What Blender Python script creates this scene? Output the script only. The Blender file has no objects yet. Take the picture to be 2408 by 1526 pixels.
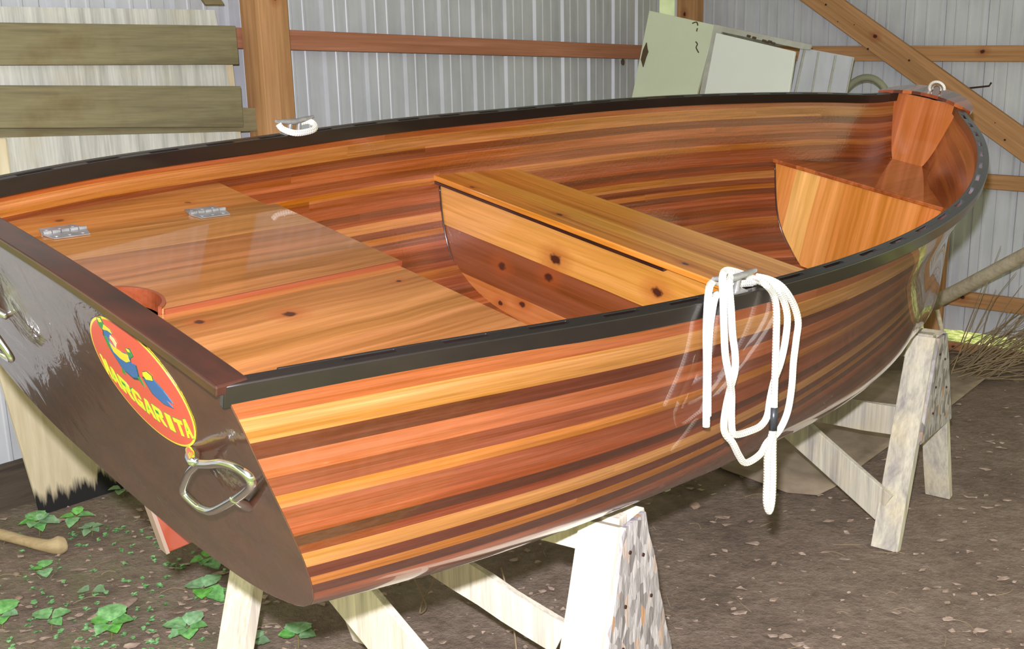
import bpy, bmesh, math, random
import numpy as np
from mathutils import Vector, Matrix, noise as mnoise
random.seed(7)
rng = np.random.default_rng(5)
sc = bpy.context.scene
COL = sc.collection

# ------------------------------------------------------------------ camera
W, HP, F = 2408, 1526, 2479.824
CR = np.array([[0.9997437576, -0.0053762659, -0.0219889716],
               [-0.0226366761, -0.2374415880, -0.9711380299],
               [0.0, 0.9713869404, -0.2375024462]])
CAM = np.array([0.0, 0.0, 1.60])
cam = bpy.data.cameras.new('camera'); camo = bpy.data.objects.new('camera', cam); COL.objects.link(camo)
cam.sensor_width = 36; cam.lens = F / W * 36; cam.clip_start = 0.02; cam.clip_end = 300
m = Matrix(((CR[0][0], -CR[1][0], -CR[2][0], 0), (CR[0][1], -CR[1][1], -CR[2][1], 0), (CR[0][2], -CR[1][2], -CR[2][2], CAM[2]), (0, 0, 0, 1)))
camo.matrix_world = m
sc.camera = camo

def ray(px):
    return CR.T @ np.array([(px[0] - W / 2) / F, (px[1] - HP / 2) / F, 1.0])
def onz(px, z=0.0):
    r = ray(px); return CAM + r * ((z - CAM[2]) / r[2])
def onpl(px, p0, n):
    r = ray(px); n = np.asarray(n, float); return CAM + r * (np.dot(np.asarray(p0) - CAM, n) / np.dot(r, n))

# ------------------------------------------------------------------ materials
def s2l(c):
    return tuple(((v / 12.92) if v <= .04045 else ((v + .055) / 1.055) ** 2.4) for v in c)
def rgb(r, g, b): return s2l((r / 255, g / 255, b / 255)) + (1,)

class NT:
    def __init__(s, name):
        s.m = bpy.data.materials.new(name); s.m.use_nodes = True
        s.t = s.m.node_tree; s.t.nodes.clear()
        s.out = s.t.nodes.new('ShaderNodeOutputMaterial'); s.b = s.t.nodes.new('ShaderNodeBsdfPrincipled')
        s.t.links.new(s.b.outputs[0], s.out.inputs[0])
    def n(s, typ, **k):
        o = s.t.nodes.new(typ)
        for a, b in k.items(): setattr(o, a, b)
        return o
    def l(s, a, b): s.t.links.new(a, b)
    def val(s, x, inp):
        if isinstance(x, (int, float)): inp.default_value = x
        elif isinstance(x, tuple): inp.default_value = x
        else: s.l(x, inp)
    def math(s, op, a, b=None, c=None, clamp=False):
        o = s.n('ShaderNodeMath', operation=op); o.use_clamp = clamp
        s.val(a, o.inputs[0])
        if b is not None: s.val(b, o.inputs[1])
        if c is not None: s.val(c, o.inputs[2])
        return o.outputs[0]
    def sep(s, v):
        o = s.n('ShaderNodeSeparateXYZ'); s.l(v, o.inputs[0]); return o.outputs
    def comb(s, x, y, z):
        o = s.n('ShaderNodeCombineXYZ')
        for i, q in enumerate((x, y, z)): s.val(q, o.inputs[i])
        return o.outputs[0]
    def obj(s): return s.n('ShaderNodeTexCoord').outputs['Object']
    def uv(s): return s.n('ShaderNodeTexCoord').outputs['UV']
    def noise(s, v, scale, detail=4, rough=.55, dist=0.):
        o = s.n('ShaderNodeTexNoise'); s.l(v, o.inputs['Vector']); o.inputs['Scale'].default_value = scale
        o.inputs['Detail'].default_value = detail; o.inputs['Roughness'].default_value = rough; o.inputs['Distortion'].default_value = dist
        return o.outputs['Fac']
    def white(s, v):
        o = s.n('ShaderNodeTexWhiteNoise'); o.noise_dimensions = '3D'; s.l(v, o.inputs['Vector']); return o.outputs['Value']
    def ramp(s, f, stops, interp='LINEAR'):
        o = s.n('ShaderNodeValToRGB'); o.color_ramp.interpolation = interp
        e = o.color_ramp.elements
        while len(e) > 1: e.remove(e[-1])
        e[0].position = stops[0][0]; e[0].color = stops[0][1]
        for p, c in stops[1:]:
            q = e.new(p); q.color = c
        s.l(f, o.inputs[0]); return o.outputs[0]
    def mix(s, f, a, b, blend='MIX'):
        o = s.n('ShaderNodeMix'); o.data_type = 'RGBA'; o.blend_type = blend
        s.val(f, o.inputs[0]); s.val(a, o.inputs[6]); s.val(b, o.inputs[7]); return o.outputs[2]
    def maprange(s, v, a, b, c, d):
        o = s.n('ShaderNodeMapRange'); s.l(v, o.inputs[0])
        for i, q in enumerate((a, b, c, d)): o.inputs[i + 1].default_value = q
        return o.outputs[0]
    def bump(s, h, strength=.3, dist=.002):
        o = s.n('ShaderNodeBump'); o.inputs['Strength'].default_value = strength; o.inputs['Distance'].default_value = dist
        s.l(h, o.inputs['Height']); s.l(o.outputs[0], s.b.inputs['Normal']); return o
    def fin(s, col=None, rough=.5, metal=0., coat=0., coatr=.05, spec=None):
        if col is not None: s.val(col, s.b.inputs['Base Color'])
        s.val(rough, s.b.inputs['Roughness']); s.b.inputs['Metallic'].default_value = metal
        s.b.inputs['Coat Weight'].default_value = coat; s.b.inputs['Coat Roughness'].default_value = coatr
        if spec is not None: s.b.inputs['Specular IOR Level'].default_value = spec
        return s.m

S = 1.053
def axis_pick(N, v, ax):
    return v[ax]

def plank_wood(name, across, along, width, cols, off=0., bounds=None, knots=(), rough=.35, coat=0., coatr=.06, grain=1.0, gs=1.0, wav=0.0, tex=None, bumpy=.0):
    """boards side by side; across/along are axis numbers in object space (metres)."""
    N = NT(name); co = N.obj(); c = N.sep(co)
    a, l = c[across], c[along]; o3 = c[3 - across - along]
    if wav: a = N.math('ADD', a, N.math('MULTIPLY', N.math('SUBTRACT', N.noise(N.comb(N.math('MULTIPLY', l, 1.), N.math('MULTIPLY', a, 1.), 0.), 2.5, 2), .5), wav))
    if bounds:
        pts = [(0.0, cols[0])]
        lo, hi = bounds[0], bounds[-1]
        f = N.math('DIVIDE', N.math('SUBTRACT', a, lo), hi - lo)
        st = [((b - lo) / (hi - lo), cols[i % len(cols)]) for i, b in enumerate(bounds[:-1])]
        base = N.ramp(f, st, 'CONSTANT')
        idx = f
        idv = N.math('FLOOR', N.math('MULTIPLY', f, 6))
    else:
        idv = N.math('FLOOR', N.math('DIVIDE', N.math('ADD', a, off), width))
        base = N.ramp(N.white(N.comb(idv, 3.3, 1.7)), [(i / len(cols), q) for i, q in enumerate(cols)], 'CONSTANT')
    sh = N.math('MULTIPLY', N.white(N.comb(idv, 9.1, 4.4)), 7.)
    gv = N.comb(N.math('ADD', N.math('MULTIPLY', l, 1.3 * gs), sh), N.math('MULTIPLY', a, 34. * gs), N.math('MULTIPLY', o3, 34. * gs))
    g1 = N.noise(gv, 1.0, 5, .6, .35)
    gv2 = N.comb(N.math('ADD', N.math('MULTIPLY', l, 5. * gs), sh), N.math('MULTIPLY', a, 190. * gs), N.math('MULTIPLY', o3, 190. * gs))
    g2 = N.noise(gv2, 1.0, 3, .5)
    d = N.maprange(g1, .32, .68, 1 - .42 * grain, 1 + .22 * grain)
    d2 = N.maprange(g2, .3, .7, 1 - .12 * grain, 1 + .08 * grain)
    hs = N.n('ShaderNodeHueSaturation'); N.l(base, hs.inputs['Color']); N.l(N.math('MULTIPLY', d, d2), hs.inputs['Value'])
    N.l(N.maprange(g1, .3, .7, 1.06, .97), hs.inputs['Saturation'])
    colr = hs.outputs[0]
    for (ka, kl, kr) in knots:
        da = N.math('SUBTRACT', a, ka); dl = N.math('SUBTRACT', l, kl)
        r2 = N.math('SQRT', N.math('ADD', N.math('POWER', da, 2.), N.math('POWER', N.math('MULTIPLY', dl, .75), 2.)))
        r2 = N.math('ADD', r2, N.math('MULTIPLY', N.math('SUBTRACT', N.noise(co, 90, 2), .5), kr * .8))
        f1 = N.maprange(r2, kr * .55, kr, 1., 0.); f1n = f1.node; f1n.clamp = True
        f2 = N.maprange(r2, kr, kr * 3.2, .5, 0.)
        colr = N.mix(f2, colr, rgb(150, 70, 25)); colr = N.mix(f1, colr, rgb(66, 28, 14))
    if bumpy: N.bump(N.noise(co, 70, 3), bumpy, .0015)
    return N.fin(colr, rough, coat=coat, coatr=coatr)

# strip planked hull: UV.x = metres from the stern, UV.y = metres of girth below the sheer
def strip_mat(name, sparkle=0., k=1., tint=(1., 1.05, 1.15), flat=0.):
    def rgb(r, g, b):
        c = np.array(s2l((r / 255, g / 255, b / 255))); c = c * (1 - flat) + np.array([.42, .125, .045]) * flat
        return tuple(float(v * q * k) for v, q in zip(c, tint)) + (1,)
    N = NT(name); u = N.sep(N.uv()); x, v = u[0], u[1]
    A = rgb(244, 166, 88); B_ = rgb(132, 62, 40); C = rgb(228, 128, 76); D = rgb(172, 88, 54); E_ = rgb(238, 146, 68)
    G = rgb(190, 96, 54); H_ = rgb(116, 58, 38); I = rgb(206, 104, 60); J = rgb(158, 72, 40); K = rgb(204, 118, 62); L = rgb(170, 78, 44)
    st = [(0, rgb(206, 112, 66)), (.047, A), (.083, B_), (.109, C), (.140, D), (.166, E_), (.186, G), (.217, I), (.236, H_), (.252, L), (.267, A), (.291, B_), (.310, E_),
          (.329, H_), (.347, I), (.370, J), (.398, H_), (.408, L), (.431, E_), (.447, K), (.466, J), (.50, H_), (.53, L), (.56, C), (.59, B_), (.62, I), (.66, D), (.70, J)]
    mx = .72 * S
    wob = N.math('MULTIPLY', N.math('SUBTRACT', N.noise(N.comb(N.math('MULTIPLY', x, .9), 0., 0.), 1.3, 2), .5), .004)
    vv = N.math('ADD', v, wob)
    f = N.math('DIVIDE', vv, mx)
    base = N.ramp(f, [(p * S / mx, c) for p, c in st], 'CONSTANT')
    sid = N.math('FLOOR', N.math('DIVIDE', vv, .0258 * S))
    # butt joints: every strip is made of lengths about 1.6 m long
    seg = N.math('FLOOR', N.math('ADD', N.math('DIVIDE', x, 1.7), N.math('MULTIPLY', N.white(N.comb(sid, 1., 2.)), 9.)))
    rr = N.white(N.comb(sid, seg, 5.))
    sh = N.math('MULTIPLY', rr, 11.)
    gv = N.comb(N.math('ADD', N.math('MULTIPLY', x, 1.1), sh), N.math('MULTIPLY', v, 42.), sh)
    g1 = N.noise(gv, 1., 5, .62, .5)
    gv2 = N.comb(N.math('ADD', N.math('MULTIPLY', x, 7.), sh), N.math('MULTIPLY', v, 320.), sh)
    g2 = N.noise(gv2, 1., 3, .5)
    val = N.math('MULTIPLY', N.maprange(g1, .3, .7, .62, 1.22), N.maprange(g2, .3, .7, .78, 1.14))
    val = N.math('MULTIPLY', val, N.maprange(rr, 0, 1, .88, 1.1))
    seam = N.math('ABSOLUTE', N.math('SUBTRACT', N.math('FRACT', N.math('DIVIDE', vv, .0258 * S)), .5))
    seamf = N.maprange(seam, .475, .5, 1., .78)
    val = N.math('MULTIPLY', val, seamf)
    hs = N.n('ShaderNodeHueSaturation'); N.l(base, hs.inputs['Color']); N.l(val, hs.inputs['Value']); N.l(N.maprange(g1, .3, .7, 1.1, .96), hs.inputs['Saturation'])
    col = hs.outputs[0]
    # pale scuffs and resin runs
    sc1 = N.noise(N.comb(N.math('MULTIPLY', x, 9.), N.math('MULTIPLY', v, 60.), 1.), 1., 4, .7)
    col = N.mix(N.maprange(sc1, .70, .78, 0., .45), col, rgb(222, 170, 120))
    if sparkle:
        b = N.n('ShaderNodeBump'); b.inputs['Strength'].default_value = .55; b.inputs['Distance'].default_value = .0012
        N.l(N.noise(N.obj(), 95, 3, .6), b.inputs['Height'])
        N.l(b.outputs[0], N.b.inputs['Coat Normal']); N.l(b.outputs[0], N.b.inputs['Normal'])
    return N.fin(col, .38 if sparkle else .30, coat=.8 if sparkle else 1., coatr=.10 if sparkle else .03)

def simple(name, col, rough=.5, metal=0., coat=0., coatr=.05, nscale=0, var=.2, bump=0., bscale=60, col2=None, stretch=None):
    N = NT(name); co = N.obj()
    if stretch:
        c = N.sep(co); co = N.comb(*[N.math('MULTIPLY', c[i], stretch[i]) for i in range(3)])
    if nscale:
        f = N.noise(co, nscale, 5, .6)
        c2 = col2 or tuple(v * (1 - var) for v in col[:3]) + (1,)
        colr = N.ramp(f, [(.3, c2), (.7, col)])
    else: colr = col
    if bump: N.bump(N.noise(co, bscale, 4), bump, .003)
    return N.fin(colr, rough, metal, coat, coatr)

def weathered(name, base, dark, warm, along=0, gs=1., rough=.85, bump=.4, blotch=.5):
    N = NT(name); co = N.obj(); c = N.sep(co)
    k = [30 * gs, 30 * gs, 30 * gs]; k[along] = 1.6 * gs
    g = N.noise(N.comb(*[N.math('MULTIPLY', c[i], k[i]) for i in range(3)]), 1., 5, .65, .4)
    k2 = [k[i] * 5 for i in range(3)]
    g2 = N.noise(N.comb(*[N.math('MULTIPLY', c[i], k2[i]) for i in range(3)]), 1., 3, .6)
    col = N.ramp(g, [(.3, dark), (.52, base), (.75, tuple(min(v * 1.15, 1) for v in base[:3]) + (1,))])
    bl = N.noise(co, 5., 4, .6)
    col = N.mix(N.maprange(bl, .5, .72, 0., blotch), col, warm)
    hs = N.n('ShaderNodeHueSaturation'); N.l(col, hs.inputs['Color']); N.l(N.maprange(g2, .3, .7, .85, 1.1), hs.inputs['Value'])
    N.bump(N.math('ADD', g, g2), bump, .002)
    return N.fin(hs.outputs[0], rough)

M = {}
M['hull_out'] = strip_mat('varnished_cedar_flash_dimmed', 0., .31, (1., 1.0, 1.1), 0.)  # same cedar as inside; colour darkened to offset the strong near flash
M['hull_in'] = strip_mat('resin_cedar_less_dimmed', 1., .60, (.96, .92, .86), .45)  # same cedar, kept lighter than outside to even out the flash falloff
honey = [rgb(170, 110, 56), rgb(160, 100, 50), rgb(176, 116, 60), rgb(154, 92, 46)]
M['seat'] = plank_wood('varnished_cedar_seat', 1, 0, .125, honey, off=.02, coat=1., coatr=.04, rough=.4, grain=1.0, wav=.03,
                       knots=[(-.133 * S, .345 * S, .012), (-.089 * S, .201 * S, .009), (.455 * S, .532 * S, .007), (.449 * S, .246 * S, .009), (-.10 * S, .62 * S, .006)])
M['thwart'] = plank_wood('varnished_cedar_thwart', 0, 1, .07, [rgb(216, 142, 54), rgb(202, 126, 46), rgb(224, 156, 66), rgb(206, 136, 52)], coat=1., coatr=.16, rough=.4, wav=.02,
                       knots=[(1.427 * S, -.241 * S, .010), (1.44 * S, .16 * S, .010), (1.403 * S, .439 * S, .008)])
M['thw_panel'] = plank_wood('varnished_knotty_cedar', 2, 1, .1, [rgb(180, 108, 56), rgb(122, 64, 32), rgb(202, 140, 68), rgb(202, 140, 68)], bounds=[-.02 * S, .08 * S, .197 * S, .35 * S, .5 * S], coat=1., coatr=.06, rough=.4, wav=.01, grain=.7,
                       knots=[(.226 * S, .124 * S, .017), (.245 * S, -.193 * S, .015), (.147 * S, .298 * S, .014), (.171 * S, .136 * S, .014), (.067 * S, .209 * S, .010), (.044 * S, .284 * S, .008)])
M['bow_panel'] = plank_wood('varnished_cedar_bow_panel', 1, 2, .095, [rgb(222, 140, 66), rgb(230, 152, 76), rgb(212, 124, 54), rgb(206, 128, 62), rgb(242, 180, 98)], off=.61, coat=1., coatr=.05, rough=.4, wav=.015, grain=.7)
M['bow_seat'] = plank_wood('varnished_cedar_bow_seat', 1, 0, .075, [rgb(176, 92, 44), rgb(160, 80, 36), rgb(190, 104, 50)], coat=1., coatr=.04, rough=.35, grain=.9)
M['bow_upper'] = plank_wood('varnished_red_cedar', 1, 2, .055, [rgb(196, 108, 46), rgb(204, 116, 52), rgb(186, 98, 40)], coat=1., coatr=.05, rough=.4, grain=.6)
M['seat_edge'] = plank_wood('varnished_seat_edge', 1, 0, .2, [rgb(128, 64, 38), rgb(134, 68, 42)], coat=.6, coatr=.15, grain=.6)
M['rail'] = simple('dark_stained_gunwale', rgb(27, 19, 17), .38, coat=.5, coatr=.12, nscale=9, col2=rgb(16, 12, 11), bump=.05, bscale=40, stretch=(.5, 3, 3))
M['rail_gap'] = simple('stained_gunwale_recess', rgb(150, 62, 50), .4, coat=.8, nscale=14, col2=rgb(90, 40, 36))
M['transom'] = simple('dark_varnished_transom', rgb(78, 44, 27), .35, coat=1., coatr=.05, nscale=5, col2=rgb(52, 30, 20), bump=.03, bscale=9, stretch=(3, 1, 3))
M['cap'] = simple('mahogany_transom_cap', rgb(62, 26, 15), .4, coat=.7, coatr=.16, nscale=10, col2=rgb(34, 17, 12), stretch=(3, 1, 3))
M['skeg'] = simple('varnished_red_cedar_skeg', rgb(150, 62, 38), .4, coat=.8, nscale=8, col2=rgb(132, 52, 32))
M['skeg_edge'] = simple('grey_skeg_edge', rgb(150, 128, 112), .6)
M['chrome'] = simple('polished_chrome', rgb(225, 228, 230), .12, metal=1.)
M['steel'] = simple('brushed_steel', rgb(176, 174, 172), .36, metal=.55, nscale=40, col2=rgb(140, 136, 132))
M['rope'] = None
M['decal'] = simple('orange_red_decal', rgb(204, 84, 62), .35, coat=.6)
M['decal_edge'] = simple('decal_yellow', rgb(214, 196, 50), .35, coat=.6)
M['decal_text'] = simple('decal_lime_yellow', rgb(204, 212, 40), .35, coat=.5)
M['decal_blue'] = simple('decal_blue', rgb(50, 98, 150), .35, coat=.5)
M['decal_green'] = simple('decal_green', rgb(52, 130, 62), .35, coat=.5)
M['decal_dark'] = simple('decal_dark_outline', rgb(38, 70, 60), .35, coat=.5)
M['decal_pale'] = simple('decal_cream', rgb(214, 200, 140), .35, coat=.5)
M['black'] = simple('black_tape', rgb(44, 46, 50), .35)
M['resin'] = simple('cured_resin_bead', rgb(60, 36, 30), .15, coat=1.)

# rope: braided bump
_nt = M['transom'].node_tree; _pb = _nt.nodes['Principled BSDF']; _pb.inputs['Coat IOR'].default_value = 1.75
_tn = _nt.nodes.new('ShaderNodeTexNoise'); _tn.inputs['Scale'].default_value = 7.; _tn.inputs['Detail'].default_value = 5; _tn.inputs['Distortion'].default_value = 1.2
_bp = _nt.nodes.new('ShaderNodeBump'); _bp.inputs['Strength'].default_value = .35; _bp.inputs['Distance'].default_value = .012
_nt.links.new(_nt.nodes.new('ShaderNodeTexCoord').outputs['Object'], _tn.inputs['Vector']); _nt.links.new(_tn.outputs['Fac'], _bp.inputs['Height']); _nt.links.new(_bp.outputs[0], _pb.inputs['Coat Normal'])
N = NT('braided_white_rope'); u = N.sep(N.uv())
w1 = N.math('SINE', N.math('ADD', N.math('MULTIPLY', u[0], 520.), N.math('MULTIPLY', u[1], 12.566)))
w2 = N.math('SINE', N.math('SUBTRACT', N.math('MULTIPLY', u[0], 520.), N.math('MULTIPLY', u[1], 12.566)))
hh = N.math('MULTIPLY', w1, w2); N.bump(hh, .8, .0016)
dirt = N.noise(N.obj(), 9, 4)
N.fin(N.mix(N.maprange(hh, -1, 1, .35, 0.), N.ramp(dirt, [(.35, rgb(240, 234, 214)), (.6, rgb(252, 250, 244))]), rgb(196, 182, 150)), .85)
M['rope'] = N.m

# ------------------------------------------------------------------ mesh helpers
def tag(o, label=None, cat=None, group=None, kind=None):
    if label: o['label'] = label
    if cat: o['category'] = cat
    if group: o['group'] = group
    if kind: o['kind'] = kind
    return o
def mesh(name, V, Fc, mats, parent=None, uvs=None, smooth=False, fm=None, local=None):
    me = bpy.data.meshes.new(name)
    me.from_pydata([tuple(map(float, v)) for v in V], [], [tuple(int(i) for i in f) for f in Fc])
    if not isinstance(mats, (list, tuple)): mats = [mats]
    for q in mats: me.materials.append(q)
    if uvs is not None:
        ul = me.uv_layers.new(name='UVMap')
        for p in me.polygons:
            for li in p.loop_indices: ul.data[li].uv = uvs[me.loops[li].vertex_index]
    if fm is not None:
        for p, q in zip(me.polygons, fm): p.material_index = q
    if smooth:
        me.polygons.foreach_set('use_smooth', [True] * len(me.polygons))
    me.validate()
    bm = bmesh.new(); bm.from_mesh(me); bmesh.ops.recalc_face_normals(bm, faces=bm.faces); bm.to_mesh(me); bm.free()
    o = bpy.data.objects.new(name, me); COL.objects.link(o)
    if parent: o.parent = parent
    return o
def sharp(o, deg=35):
    me = o.data
    me.polygons.foreach_set('use_smooth', [True] * len(me.polygons))
    me.set_sharp_from_angle(angle=math.radians(deg)); return o
def bevel(o, w, seg=2):
    md = o.modifiers.new('bevel', 'BEVEL'); md.width = w; md.segments = seg; md.limit_method = 'ANGLE'; md.angle_limit = math.radians(40); return o
def empty(name, loc=(0, 0, 0), mat=None):
    o = bpy.data.objects.new(name, None); COL.objects.link(o); o.empty_display_size = .1
    if mat is not None: o.matrix_world = mat
    else: o.location = loc
    return o
def obj_at(name, V, Fc, mats, loc, **k):
    """top-level mesh with its origin at loc"""
    loc = np.asarray(loc, float); V = [np.asarray(v) - loc for v in V]
    o = mesh(name, V, Fc, mats, **k); o.location = loc; return o
class G:
    def __init__(s): s.V = []; s.F = []; s.M = []; s.U = []
    def add(s, V, Fc, m=0, U=None):
        b = len(s.V); s.V += [tuple(v) for v in V]; s.F += [[i + b for i in f] for f in Fc]; s.M += [m] * len(Fc)
        s.U += list(U) if U is not None else [(0, 0)] * len(V)
    def board(s, a, b, w, t, wdir, m=0, ends=None, seg=1, jag=0.):
        """board from a to b, width w along wdir, thickness t"""
        a = np.asarray(a, float); b = np.asarray(b, float); d = (b - a); L_ = np.linalg.norm(d); d /= L_
        wd = np.asarray(wdir, float); wd = wd - d * np.dot(wd, d); wd /= np.linalg.norm(wd); td = np.cross(d, wd)
        V = []; Fc = []
        for i in range(seg + 1):
            c = a + (b - a) * i / seg
            j = (rng.random(4) - .5) * jag if 0 < i < seg else np.zeros(4)
            for k, (q, r) in enumerate(((-1, -1), (1, -1), (1, 1), (-1, 1))): V.append(c + wd * (q * w / 2 + j[k]) + td * r * t / 2)
        for i in range(seg):
            for k in range(4): Fc.append([4 * i + k, 4 * i + (k + 1) % 4, 4 * i + 4 + (k + 1) % 4, 4 * i + 4 + k])
        Fc += [[3, 2, 1, 0], [4 * seg + k for k in range(4)]]
        s.add(V, Fc, m)
    def box(s, lo, hi, m=0):
        lo = np.minimum(lo, hi); hi2 = np.maximum(lo, hi)
        V = [(x, y, z) for z in (lo[2], hi2[2]) for y in (lo[1], hi2[1]) for x in (lo[0], hi2[0])]
        s.add(V, [[0, 2, 3, 1], [4, 5, 7, 6], [0, 1, 5, 4], [2, 6, 7, 3], [0, 4, 6, 2], [1, 3, 7, 5]], m)
    def tube(s, P, r, n=10, m=0, cap=True, flat=1., cr=True, sub=6):
        P = [np.asarray(p, float) for p in P]
        rr = r if isinstance(r, (list, tuple, np.ndarray)) else [r] * len(P)
        if cr and len(P) > 2:
            Q = []; R_ = []
            for i in range(len(P) - 1):
                p0 = P[max(i - 1, 0)]; p1 = P[i]; p2 = P[i + 1]; p3 = P[min(i + 2, len(P) - 1)]
                for k in range(sub):
                    t = k / sub
                    Q.append(.5 * ((2 * p1) + (p2 - p0) * t + (2 * p0 - 5 * p1 + 4 * p2 - p3) * t * t + (3 * p1 - 3 * p2 + p3 - p0) * t ** 3)); R_.append(rr[i] * (1 - t) + rr[i + 1] * t)
            Q.append(P[-1]); R_.append(rr[-1]); P, rr = Q, R_
        V = []; U = []; d0 = 0
        T = [P[min(i + 1, len(P) - 1)] - P[max(i - 1, 0)] for i in range(len(P))]
        T = [t / (np.linalg.norm(t) + 1e-12) for t in T]
        up = np.array([0, 0, 1.]) if abs(T[0][2]) < .9 else np.array([1., 0, 0])
        nrm = np.cross(T[0], up); nrm /= np.linalg.norm(nrm)
        for i, p in enumerate(P):
            nrm = nrm - T[i] * np.dot(nrm, T[i]); nrm /= np.linalg.norm(nrm) + 1e-12; bn = np.cross(T[i], nrm)
            if i: d0 += np.linalg.norm(P[i] - P[i - 1])
            for k in range(n):
                an = 2 * math.pi * k / n; V.append(p + nrm * math.cos(an) * rr[i] + bn * math.sin(an) * rr[i] * flat); U.append((d0, k / n))
        Fc = [[i * n + k, i * n + (k + 1) % n, (i + 1) * n + (k + 1) % n, (i + 1) * n + k] for i in range(len(P) - 1) for k in range(n)]
        if cap: Fc += [list(range(n))[::-1], [(len(P) - 1) * n + k for k in range(n)]]
        s.add(V, Fc, m, U)
    def prism(s, P, d, m=0):
        """extrude polygon P (3d points) by vector d"""
        n = len(P); P = [np.asarray(p, float) for p in P]; d = np.asarray(d, float)
        s.add(P + [p + d for p in P], [list(range(n))[::-1], [n + i for i in range(n)]] + [[i, (i + 1) % n, n + (i + 1) % n, n + i] for i in range(n)], m)
    def obj(s, name, mats, parent=None, smooth=False, uv=False, loc=None, sharpdeg=None):
        V = s.V
        if loc is not None: V = [np.asarray(v) - np.asarray(loc) for v in V]
        o = mesh(name, V, s.F, mats, parent, s.U if uv else None, smooth, s.M)
        if loc is not None: o.location = loc
        if sharpdeg: sharp(o, sharpdeg)
        return o

# ------------------------------------------------------------------ boat
BR = Matrix(((0.6600304594, -0.7339442873, 0.1602672012, 0), (0.7512350217, 0.6441523132, -0.1439226859, 0), (0.0023946947, 0.2153916908, 0.9765247998, 0), (0, 0, 0, 1)))
BT = np.array([-0.7568698649, 1.5944667630, -0.7381699698])
BM = Matrix.Translation(Vector(BT * S) + Vector((0, 0, CAM[2]))) @ BR
BRn = np.array([[BR[i][j] for j in range(3)] for i in range(3)])
def b2w(p): return BRn @ (np.asarray(p) * S) + BT * S + CAM
def bpl(px, ax, val):       # ray to a plane of the boat's own axes, in hull units
    dr = BRn.T @ ray(px); o = -BRn.T @ BT; return o + dr * ((val - o[ax]) / dr[ax])

def nspline(x, y, q):
    x = np.asarray(x, float); y = np.asarray(y, float); n = len(x); h = np.diff(x)
    A = np.zeros((n, n)); B = np.zeros(n); A[0, 0] = A[-1, -1] = 1
    for i in range(1, n - 1):
        A[i, i - 1] = h[i - 1]; A[i, i] = 2 * (h[i - 1] + h[i]); A[i, i + 1] = h[i]
        B[i] = 6 * ((y[i + 1] - y[i]) / h[i] - (y[i] - y[i - 1]) / h[i - 1])
    Mm = np.linalg.solve(A, B); q = np.asarray(q, float); j = np.clip(np.searchsorted(x, q, side='right') - 1, 0, n - 2)
    a = x[j + 1] - q; b = q - x[j]; hj = h[j]
    return Mm[j] * a ** 3 / (6 * hj) + Mm[j + 1] * b ** 3 / (6 * hj) + (y[j] / hj - Mm[j] * hj / 6) * a + (y[j + 1] / hj - Mm[j + 1] * hj / 6) * b

SX = np.array([0, .33, .73, 1.19, 1.65, 2.11, 2.55, 2.84, 3.07, 3.27, 3.41, 3.50])
SB = np.array([0.4419, 0.5133, 0.5836, 0.6337, 0.6352, 0.5825, 0.4611, 0.3574, 0.2635, 0.1748, 0.0967, 0.])
SZ = np.array([0.4716, 0.4823, 0.4806, 0.4896, 0.4999, 0.5252, 0.556, 0.5715, 0.5797, 0.5873, 0.6042, 0.6137])
SC = np.array([-0.0035, -0.0118, -0.0166, -0.0317, -0.0418, -0.0563, -0.0657, -0.0596, -0.0474, -0.0312, -0.0156, -0.0061])
_P = np.stack([SX, SB, SZ, SC], 1); _d = np.r_[0, np.cumsum(np.linalg.norm(np.diff(_P, axis=0), axis=1))]
NX = 140
_t = np.linspace(0, _d[-1], NX)
SH = np.stack([nspline(_d, _P[:, i], _t) for i in range(4)], 1)      # x, half breadth, z, centre
SH[-1, 1] = 0.0; SH[:, 1] = np.maximum(SH[:, 1], 0)
def sh(x): return np.array([np.interp(x, SH[:, 0], SH[:, i]) for i in range(1, 4)])

SEC = [(0.0, .442, .4716, [(.442, .4716), (.455, .43), (.47, .37), (.483, .32), (.497, .27), (.507, .22), (.510, .175), (.505, .143), (.487, .112), (.455, .085), (.40, .06), (.33, .036), (.25, .022), (.15, .012), (0, .003)]),
       (1.4, .635, .4935, [(.635, .4935), (.630, .42), (.618, .35), (.604, .30), (.583, .229), (.556, .162), (.531, .12), (.500, .09), (.452, .058), (.395, .034), (.325, .018), (.2, .010), (0, .0)]),
       (2.75, .385, .567, [(.385, .567), (.36, .50), (.335, .44), (.312, .36), (.297, .28), (.281, .19), (.25, .10), (.219, .055), (.17, .013), (.09, .003), (0, 0)]),
       (3.25, .18, .586, [(.18, .586), (.155, .5), (.13, .42), (.10, .33), (.08, .22), (.055, .12), (.03, .05), (0, 0)]),
       (3.50, .02, .61, [(.02, .61), (.02, .4), (.02, .2), (.018, .05), (0, 0)])]
KN = 34
def resamp(P, n):
    P = np.array(P, float); d = np.r_[0, np.cumsum(np.linalg.norm(np.diff(P, axis=0), axis=1))]
    t = np.linspace(0, d[-1], n); return np.stack([nspline(d, P[:, 0], t), nspline(d, P[:, 1], t)], 1) if len(P) > 5 else np.stack([np.interp(t, d, P[:, 0]), np.interp(t, d, P[:, 1])], 1)
SEN = [np.stack([resamp(p, KN)[:, 0] / b, resamp(p, KN)[:, 1] / z], 1) for _, b, z, p in SEC]
SEX = [s[0] for s in SEC]
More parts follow.
